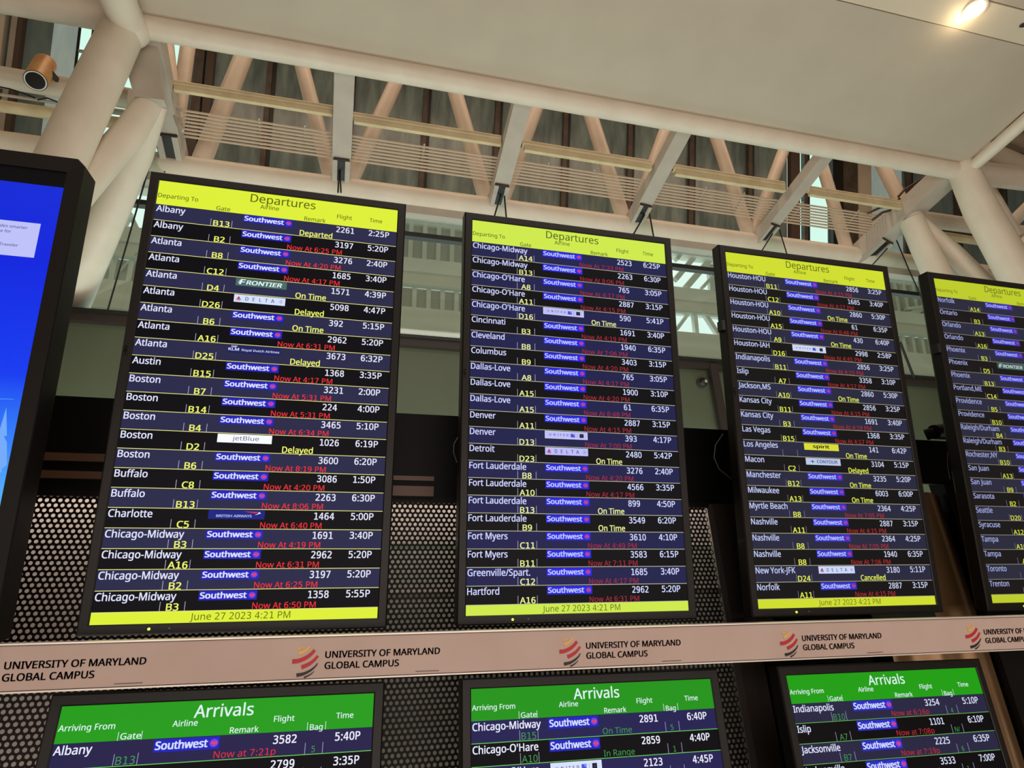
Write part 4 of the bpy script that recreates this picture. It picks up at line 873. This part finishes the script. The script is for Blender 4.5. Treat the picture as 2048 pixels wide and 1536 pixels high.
def monitor(M, kind, rows, pal, label, group, led=(.14,), latch=None):
    dep = kind == 'dep'
    root = empty('departures_monitor' if dep else 'arrivals_monitor', M)
    tag(root, label, 'monitor', group)
    housing(root, W_, H_)
    hd = .0622 if dep else .0608
    X = lambda u: u * W_
    Zt = lambda v: H_ - v * H_
    # header
    a = Acc().quad(0, Zt(hd), W_, H_, scr(*pal['hdr'])); hh = a.build('screen_header', root)
    hh['label'] = 'bright yellow header strip reading Departures' if dep else 'bright green header strip reading Arrivals'
    tc = scr(*pal['hdt']); y = -.0005
    def head(*ar, **kw): Acc().text(*ar, y=y, **kw).build('header_text', hh)
    if dep:
        head('Departures', X(.366), Zt(.0268), .0213 * H_, tc, wid=X(.272), bold=.010)
        for s, u0, u1, v in (('Departing To', .0035, .159, .0440), ('Gate', .234, .2895, .0600), ('Airline', .4085, .4865, .0425), ('Remark', .5955, .686, .0600),
                             ('Flight', .7335, .799, .0435), ('Time', .876, .933, .0430)):
            head(s, X(u0), Zt(v), .0108 * H_, tc, wid=X(u1 - u0), bold=.016)
    else:
        head('Arrivals', X(.404), Zt(.0290), .0213 * H_, tc, wid=X(.19), bold=.02)
        for s, u0, u1, v in (('Arriving From', .0035, .169, .0410), ('Gate', .190, .2515, .0590), ('Airline', .342, .420, .0425), ('Remark', .525, .617, .0585),
                             ('Flight', .664, .732, .0428), ('Bag', .786, .829, .0605), ('Time', .8724, .9318, .0425)):
            head(s, X(u0), Zt(v), .0100 * H_, tc, wid=X(u1 - u0), bold=.02)
        for u in (.183, .2535, .7775, .8385): Acc().quad(X(u) - .0006, Zt(.0606), X(u) + .0006, Zt(.0465), tc, y).build('header_bar', hh)
    nR = 22 if dep else 22
    foot = .0222 if dep else .0
    rh = (1 - hd - foot) / nR if dep else .0418
    for i in range(nR):
        vt = hd + i * rh; vb = vt + rh
        bgc = pal['navy'] if i % 2 == 0 else pal['blk']
        a = Acc().quad(0, Zt(vb), W_, Zt(vt), scr(*bgc))
        a.quad(0, Zt(vb), W_, Zt(vb) + .0016, scr(*pal['sep']), -.0003)
        ro = a.build('flight_row', root)
        if i >= len(rows): continue
        city, gate, logo, fl, tm, rm = rows[i][:6]; bag = rows[i][6] if len(rows[i]) > 6 else None
        y = -.0008
        ct, gt, nm_, br_, rd = scr(*pal['city']), scr(*pal['gate']), scr(*pal['num']), scr(*pal['bar']), scr(*pal['red'])
        def put(name, *ar, **kw): Acc().text(*ar, y=y, **kw).build(name, ro)
        if dep:
            if city: put('destination_text', city, X(.0045), Zt(vt + .0186), CAPC, ct, xs=XS_CITY)
            if gate: put('gate_text', gate, X(.2615), Zt(vb - .0022), .0137 * H_, gt, xs=XS_GT, al='C')
            for u in (.2195, .303): Acc().quad(X(u) - .0007, Zt(vb - .0015), X(u) + .0007, Zt(vb - .0195), br_, y).build('gate_bar', ro)
            if fl: put('flight_number', fl, X(.7345), Zt(vt + .0195), .0150 * H_, nm_, xs=XS_FL)
            if tm: put('time_text', tm, X(.876), Zt(vt + .0190), .0150 * H_, nm_, xs=XS_TM)
            if rm:
                red = rm.startswith('Now')
                put('remark_text', rm, X(.6505), Zt(vb - .0026), (.0124 if red else .0138) * H_, rd if red else gt, xs=XS_RM if red else XS_OT, al='C', bold=.012 if red else .03)
        else:
            if city: put('destination_text', city, X(.0045), Zt(vt + .0180), .0140 * H_, ct, xs=XS_ACITY)
            if gate: put('gate_text', gate, X(.218), Zt(vb - .0030), .0128 * H_, gt, xs=XS_GT * .96, al='C', bold=0.0)
            for u in (.183, .2535, .7755, .834): Acc().quad(X(u) - .0007, Zt(vb - .0015), X(u) + .0007, Zt(vb - .0205), br_, y).build('gate_bar', ro)
            if fl: put('flight_number', fl, X(.6685), Zt(vt + .0198), .0140 * H_, nm_, xs=XS_FL * 1.06)
            if tm: put('time_text', tm, X(.8735), Zt(vt + .0205), .0142 * H_, nm_, xs=XS_TM * 1.01)
            if bag: put('bag_text', bag, X(.803), Zt(vb - .0040), .0105 * H_, gt, xs=1.0, al='C', bold=0.0)
            if rm:
                red = rm.startswith('Now')
                put('remark_text', rm, X(.582 if red else .572), Zt(vb - .0040), .0114 * H_, rd if red else gt, wid=X(.196 if red else (.120 if rm == OT else .126)), al='C', bold=.0)
        if logo:
            if dep: b = airline_logo(logo, X(.346), Zt(vt + .0205), X(.549), Zt(vt + .0015), pal)
            else: b = airline_logo(logo, X(.296), Zt(vt + .0225), X(.497), Zt(vt + .0015), pal)
            b.build('airline_logo', ro)
    if dep:
        a = Acc().quad(0, .0, W_, foot * H_, scr(*pal['hdr'])); ft = a.build('screen_footer', root); ft['label'] = 'bright yellow footer strip with date and time'
        a = Acc().text('June 27 2023 4:21 PM', X(.500), foot * H_ * .22, .0137 * H_, scr(*pal['hdt']), wid=X(.350), al='C', y=-.0005, bold=.0); a.build('footer_lettering', ft)
    a = Acc()
    if dep:
        led_m = mat('green_led', rgb(170, 230, 60), .3, emit=rgb(190, 255, 60), estr=2.0)
        a.tube([(W_ * .195, -.0060, -.0120), (W_ * .195, -.0038, -.0120)], .0032, led_m, 12); a.build('power_led', root)
        a = Acc().tube([(W_ * .262, -.0055, -.0115), (W_ * .262, -.0038, -.0115)], .0022, logo_grey, 10); a.build('sensor', root)
        a = Acc().text('NEC', -.0200, .705, .0080, logo_grey, y=-.0046, xs=1.15, bold=.02, vert=True, wid=.030); a.build('badge', root)
        if latch:
            Acc().box((-.0255 - .012, .0, latch - .018), (-.0255, .03, latch + .018), bezel_dark).build('side_latch', root)
    return root

P1 = dict(hdr=(222, 240, 56), hdt=(94, 100, 26), navy=(42, 42, 74), blk=(8, 8, 14), sep=(232, 230, 140), city=(224, 226, 255), gate=(240, 246, 112), bar=(170, 170, 190),
          num=(228, 228, 250), red=(238, 52, 58), swa=(34, 34, 186), swt=(222, 226, 255), pale=(214, 226, 252), dim=1.0)
P2 = dict(P1, hdr=(206, 234, 76), hdt=(88, 100, 40), navy=(34, 34, 76), blk=(13, 13, 16), sep=(190, 188, 160), city=(206, 210, 255), gate=(232, 238, 150), num=(208, 214, 255),
          red=(160, 48, 62), swa=(38, 36, 222), swt=(190, 198, 255), pale=(190, 190, 250), dim=.96)
P3 = dict(P1, hdr=(208, 222, 48), hdt=(96, 106, 30), navy=(42, 42, 64), blk=(22, 20, 21), sep=(176, 172, 140), city=(192, 200, 242), gate=(224, 234, 84), num=(200, 206, 236),
          red=(168, 46, 48), swa=(54, 48, 206), swt=(182, 192, 250), pale=(205, 216, 248), dim=.92, bar=(130, 130, 150))
P4 = dict(P3, hdr=(190, 204, 44), hdt=(104, 112, 34), navy=(44, 44, 62), blk=(27, 24, 24), sep=(150, 146, 124), city=(158, 164, 216), gate=(208, 216, 66), swa=(60, 52, 190), swt=(166, 172, 240), dim=.85)
PA1 = dict(P1, hdr=(36, 156, 26), hdt=(222, 244, 240), navy=(38, 33, 74), blk=(4, 3, 10), sep=(104, 196, 92), city=(232, 234, 255), gate=(62, 146, 76), bar=(150, 150, 190),
           num=(236, 236, 255), red=(222, 44, 58), swa=(30, 34, 190), swt=(212, 222, 255))
PA2 = dict(PA1, hdr=(34, 148, 24), navy=(36, 32, 82), red=(220, 44, 58))
PA3 = dict(PA1, hdr=(34, 158, 20), navy=(42, 39, 66), blk=(12, 9, 12), sep=(96, 170, 84), num=(214, 220, 246), red=(188, 46, 50), swa=(44, 44, 196), city=(222, 226, 255))

MD = lambda i: Matrix.Translation((i * .9193, 0, 0))
lbl = 'portrait departures monitor, %s'
monitor(MD(0), 'dep', D1, P1, lbl % 'leftmost, listing Albany to Chicago-Midway', 'departures monitors in the upper row')
monitor(MD(1), 'dep', D2, P2, lbl % 'second from left, listing Chicago-Midway to Hartford', 'departures monitors in the upper row')
monitor(MD(2), 'dep', D3, P3, lbl % 'third from left, listing Houston to Norfolk', 'departures monitors in the upper row', latch=.93)
monitor(MD(3), 'dep', D4, P4, lbl % 'rightmost and cut off by the frame, listing Norfolk to Trenton', 'departures monitors in the upper row', latch=.92)
A1 = [('Albany', 'B13', SWA, '3582', '5:40P', 'Now at 7:21p', '5'), ('', '', None, '2799', '3:35P', '', '')]
A2 = [('Chicago-Midway', 'B15', SWA, '2891', '6:40P', OT, '5'), ("Chicago-O'Hare", 'A10', SWA, '2859', '4:40P', 'In Range', '1'), ("Chicago-O'Hare", '', UA, '2123', '4:45P', '', '10')]
A3 = [('Indianapolis', 'B10', SWA, '3254', '5:10P', 'Now at 6:16p', '4'), ('Islip', 'A7', SWA, '1101', '6:10P', 'Now at 7:08p', 'N/'), ('Jacksonville', 'B7', SWA, '2225', '6:35P', 'Now at 7:19p', '6'),
      ('Jacksonville', '', SWA, '3533', '7:00P', 'Now at 7:25p', '1')]
UA_ = Vector((0.99993518, -0.00897978, -0.00699989)); UPA = Vector((0.00843335, 0.17109359, 0.98521869))
OA = Vector((-0.00300861, -0.07883869, -0.16255229))
for i, (rows, pal, lb) in enumerate(((A1, PA1, 'leftmost, topped by an Albany flight'), (A2, PA2, 'middle one, topped by a Chicago-Midway flight'), (A3, PA3, 'rightmost, topped by an Indianapolis flight'))):
    P = OA + UA_ * (.92332583 * i) - UPA * H_
    monitor(tilt_frame(P, UA_, UPA), 'arr', rows, pal, 'green-headed arrivals monitor, ' + lb, 'arrivals monitors in the lower row')

# ------------------------------------------------------------------ sponsor band
YB_ = -.12
p0 = at(0, 1288, YB_); p1 = at(2048, 1234.6, YB_); q0 = at(0, 1387.6, YB_); q1 = at(2048, 1304, YB_)
ub = (p1 - p0).normalized(); Mb = Matrix(((ub.x, 0, 0, p0.x), (ub.y, 1, 0, YB_), (ub.z, 0, 1, p0.z), (0, 0, 0, 1)))
band = empty('sponsor_band', Mb); tag(band, 'long white sponsor band with university lettering between the two rows of monitors', 'sign')
bh0 = p0.z - q0.z; Lb = (p1 - p0).length; slope = ((p1.z - q1.z) - bh0) / Lb
hb = lambda x: bh0 + slope * x
xa, xb2 = -.7, Lb + .5
a = Acc(); vs = []
for x in (xa, xb2): vs += [(x, 0, -hb(x) + .002), (x, .02, -hb(x) + .002), (x, .02, -.002), (x, 0, -.002)]
a.add(vs, [(0, 1, 2, 3), (7, 6, 5, 4), (0, 4, 5, 1), (1, 5, 6, 2), (2, 6, 7, 3), (3, 7, 4, 0)], band_m).build('board', band)
for nm, f_ in (('top_edge', lambda x: -.0015), ('bottom_edge', lambda x: -hb(x) + .0015)):
    vs = []
    for x in (xa, xb2):
        z = f_(x); vs += [(x, -.003, z - .0017), (x, .02, z - .0017), (x, .02, z + .0017), (x, -.003, z + .0017)]
    Acc().add(vs, [(0, 1, 2, 3), (7, 6, 5, 4), (0, 4, 5, 1), (1, 5, 6, 2), (2, 6, 7, 3), (3, 7, 4, 0)], band_edge).build(nm, band)
    off = -.0026 if nm == 'top_edge' else .0026
    vs = []
    for x in (xa, xb2):
        z = f_(x) + off; vs += [(x, -.0012, z - .0006), (x, .01, z - .0006), (x, .01, z + .0006), (x, -.0012, z + .0006)]
    Acc().add(vs, [(0, 1, 2, 3), (7, 6, 5, 4), (0, 4, 5, 1), (1, 5, 6, 2), (2, 6, 7, 3), (3, 7, 4, 0)], ink).build('dark_edge_line', band)  # thin dark line laid beside each aluminium edge
def arc_stroke(a, pts, w0, w1, m, y):
    """tapered stroke through points"""
    n_ = len(pts); L_, R_ = [], []
    for i, p in enumerate(pts):
        q = pts[min(i + 1, n_ - 1)]; r_ = pts[max(i - 1, 0)]; dx, dz = q[0] - r_[0], q[1] - r_[1]; l = math.hypot(dx, dz) or 1
        w = w0 + (w1 - w0) * i / (n_ - 1); L_.append((p[0] - dz / l * w / 2, p[1] + dx / l * w / 2)); R_.append((p[0] + dz / l * w / 2, p[1] - dx / l * w / 2))
    for i in range(n_ - 1): a.poly([L_[i], R_[i], R_[i + 1], L_[i + 1]], m, y)
def crest(x, z, s):
    """globe of curved stripes, logo box 1 x 1.2 with its top left at x,z, scaled from the measured 315 x 385 pixel drawing"""
    a = Acc(); k = s / 315.0
    def C(pts): return [(x + (p[0] - 147) * k, z - (p[1] + (p[0] - 147) * .07 - 288) * k) for p in pts]
    def S(pts, w0, w1, m):
        P = C(pts); out = []
        for i in range(len(P) - 1):
            for t in range(4): 
                f = t / 4; p_1 = P[max(i - 1, 0)]; p_2 = P[i]; p_3 = P[i + 1]; p_4 = P[min(i + 2, len(P) - 1)]
                out.append(tuple(.5 * (2 * p_2[j] + (p_3[j] - p_1[j]) * f + (2 * p_1[j] - 5 * p_2[j] + 4 * p_3[j] - p_4[j]) * f * f + (3 * p_2[j] - p_1[j] - 3 * p_3[j] + p_4[j]) * f ** 3) for j in (0, 1)))
        out.append(P[-1]); arc_stroke(a, out, w0 * k * 1.12, w1 * k * 1.12, m, -.0012)
    S([(203, 332), (245, 318), (285, 297)], 22, 8, ink_gold)
    S([(220, 385), (270, 365), (318, 335), (352, 292)], 40, 22, ink_gold)
    S([(150, 480), (225, 470), (310, 432), (372, 385), (415, 335)], 48, 36, ink_red)
    S([(268, 545), (345, 510), (410, 462), (460, 402)], 46, 28, ink_red)
    S([(215, 640), (300, 620), (380, 578), (435, 530), (462, 490)], 40, 10, ink)
    S([(308, 665), (360, 640), (400, 612), (428, 585)], 20, 6, ink)
    return a
XB0 = at(585, 1312, YB_).x - p0.x
for i in range(-1, 5):
    x = XB0 + .6685 * i
    h_ = hb(x)
    crest(x, -.021 * h_ / bh0, .0590).build('globe_logo', band)
    zz = -.3 * h_
    Acc().text('UNIVERSITY OF MARYLAND', x + .0755, -.0520 * h_ / .101, .0148, ink, wid=.278, y=-.0012, bold=.042).text('GLOBAL CAMPUS', x + .0755, -.0765 * h_ / .101, .0148, ink, wid=.177, y=-.0012, bold=.042).build('lettering', band)
    Acc().quad(x + .294, -.0912 * h_ / .101, x + .352, -.0900 * h_ / .101, ink, -.0012).build('slot_mark', band)

# ------------------------------------------------------------------ blue advertising display at the left
YD = -.15
br = at(130, 376, YD); ob = at(171, 337, YD); zt_ = br.z
Wd = .62; Hd = 1.036
Md = Matrix.Translation((br.x - Wd, YD, br.z - Hd))
ad = empty('advertising_display', Md); tag(ad, 'tall black-framed display with a blue picture, at the left beside the departures monitors', 'display')
b = ob.x - br.x; top_b = at(160, 320.5, YD).z - br.z
a = Acc(); ch = .018
def crect(x0, z0, x1, z1, y, c): return [(x0, y, z0 + .001), (x0 + .001, y, z0), (x1 - .001, y, z0), (x1, y, z0 + .001), (x1, y, z1 - c), (x1 - c, y, z1), (x0 + c, y, z1), (x0, y, z1 - c)]
lo = [crect(0, 0, Wd, Hd + top_b * .5, .001, .0005), crect(0, 0, Wd, Hd + top_b * .5, -.006, .0005), crect(-b + .002, -.05, Wd + b - .002, Hd + top_b - .002, -.008, ch), crect(-b, -.05, Wd + b, Hd + top_b, -.004, ch),
      crect(-b, -.05, Wd + b, Hd + top_b, .07, ch), crect(.02, .0, Wd - .02, Hd, .09, .01)]
a.loft(lo[:2], bezel_dark, False, False); a.loft(lo[1:], bezel_m, False, True); a.build('housing', ad)
# screen with a picture fading from deep blue to pale blue
m = bpy.data.materials.new('blue_picture'); m.use_nodes = True; nt = m.node_tree; p = nt.nodes['Principled BSDF']
tc = nt.nodes.new('ShaderNodeTexCoord'); sx = nt.nodes.new('ShaderNodeSeparateXYZ'); cr_ = nt.nodes.new('ShaderNodeValToRGB'); mr = nt.nodes.new('ShaderNodeMapRange')
nt.links.new(tc.outputs['Object'], sx.inputs[0]); nt.links.new(sx.outputs['Z'], mr.inputs[0]); mr.inputs[1].default_value = 0; mr.inputs[2].default_value = Hd
nt.links.new(mr.outputs[0], cr_.inputs[0]); nt.links.new(cr_.outputs[0], p.inputs['Emission Color']); p.inputs['Emission Strength'].default_value = 1.0
p.inputs['Base Color'].default_value = (.002, .002, .004, 1); p.inputs['Roughness'].default_value = .35; p.inputs['Specular IOR Level'].default_value = .25
el = cr_.color_ramp.elements; el[0].position = 0; el[0].color = rgb(150, 215, 255); el[1].position = 1; el[1].color = rgb(8, 40, 214)
for pos, c in ((.22, (84, 180, 250)), (.36, (44, 130, 250)), (.52, (0, 56, 240)), (.8, (2, 34, 222))):
    e_ = el.new(pos); e_.color = rgb(*c)
s_ = Acc().quad(0, 0, Wd, Hd, m).quad(0, Hd, Wd, Hd + top_b * .5, scr(12, 11, 12)).build('screen', ad)
Ai = Md.inverted()
def dl_(x, y): q = Ai @ at(x, y, YD); return q.x, q.z
tr_ = dl_(82, 448); brr = dl_(70, 516)
a = Acc().quad(tr_[0] - .46, brr[1], tr_[0], tr_[1], scr(190, 194, 248), -.0006); cap_ = a.build('caption_box', s_)
tm_ = scr(60, 60, 140)
for s, px, py, hgt in (('des smarter', 55, 459, .0075), ('e for', 22, 466, .0075), ('Traveler', 36, 494, .0075)):
    xx, zz = dl_(px, py); Acc().text(s, xx, zz, hgt, tm_, al='R', y=-.0010, xs=1.0, bold=.01).build('caption_lettering', cap_)
tower = scr(116, 170, 250)
a = Acc()
def P2_(pts): return [dl_(*p) for p in pts]
a.poly(P2_([(-60, 945), (-60, 905), (4, 905), (4, 945)])[::-1], tower, -.0006)
a.poly(P2_([(-6, 945), (-1, 905), (0, 870), (7, 870), (14, 885), (14, 930)])[::-1], tower, -.0006)
a.poly(P2_([(-4, 872), (13, 815), (14, 872)])[::-1], tower, -.0006); a.poly(P2_([(-40, 798), (-40, 796), (28, 798), (28, 799)])[::-1], scr(90, 150, 250), -.0006)
a.build('skyline_drawing', s_)
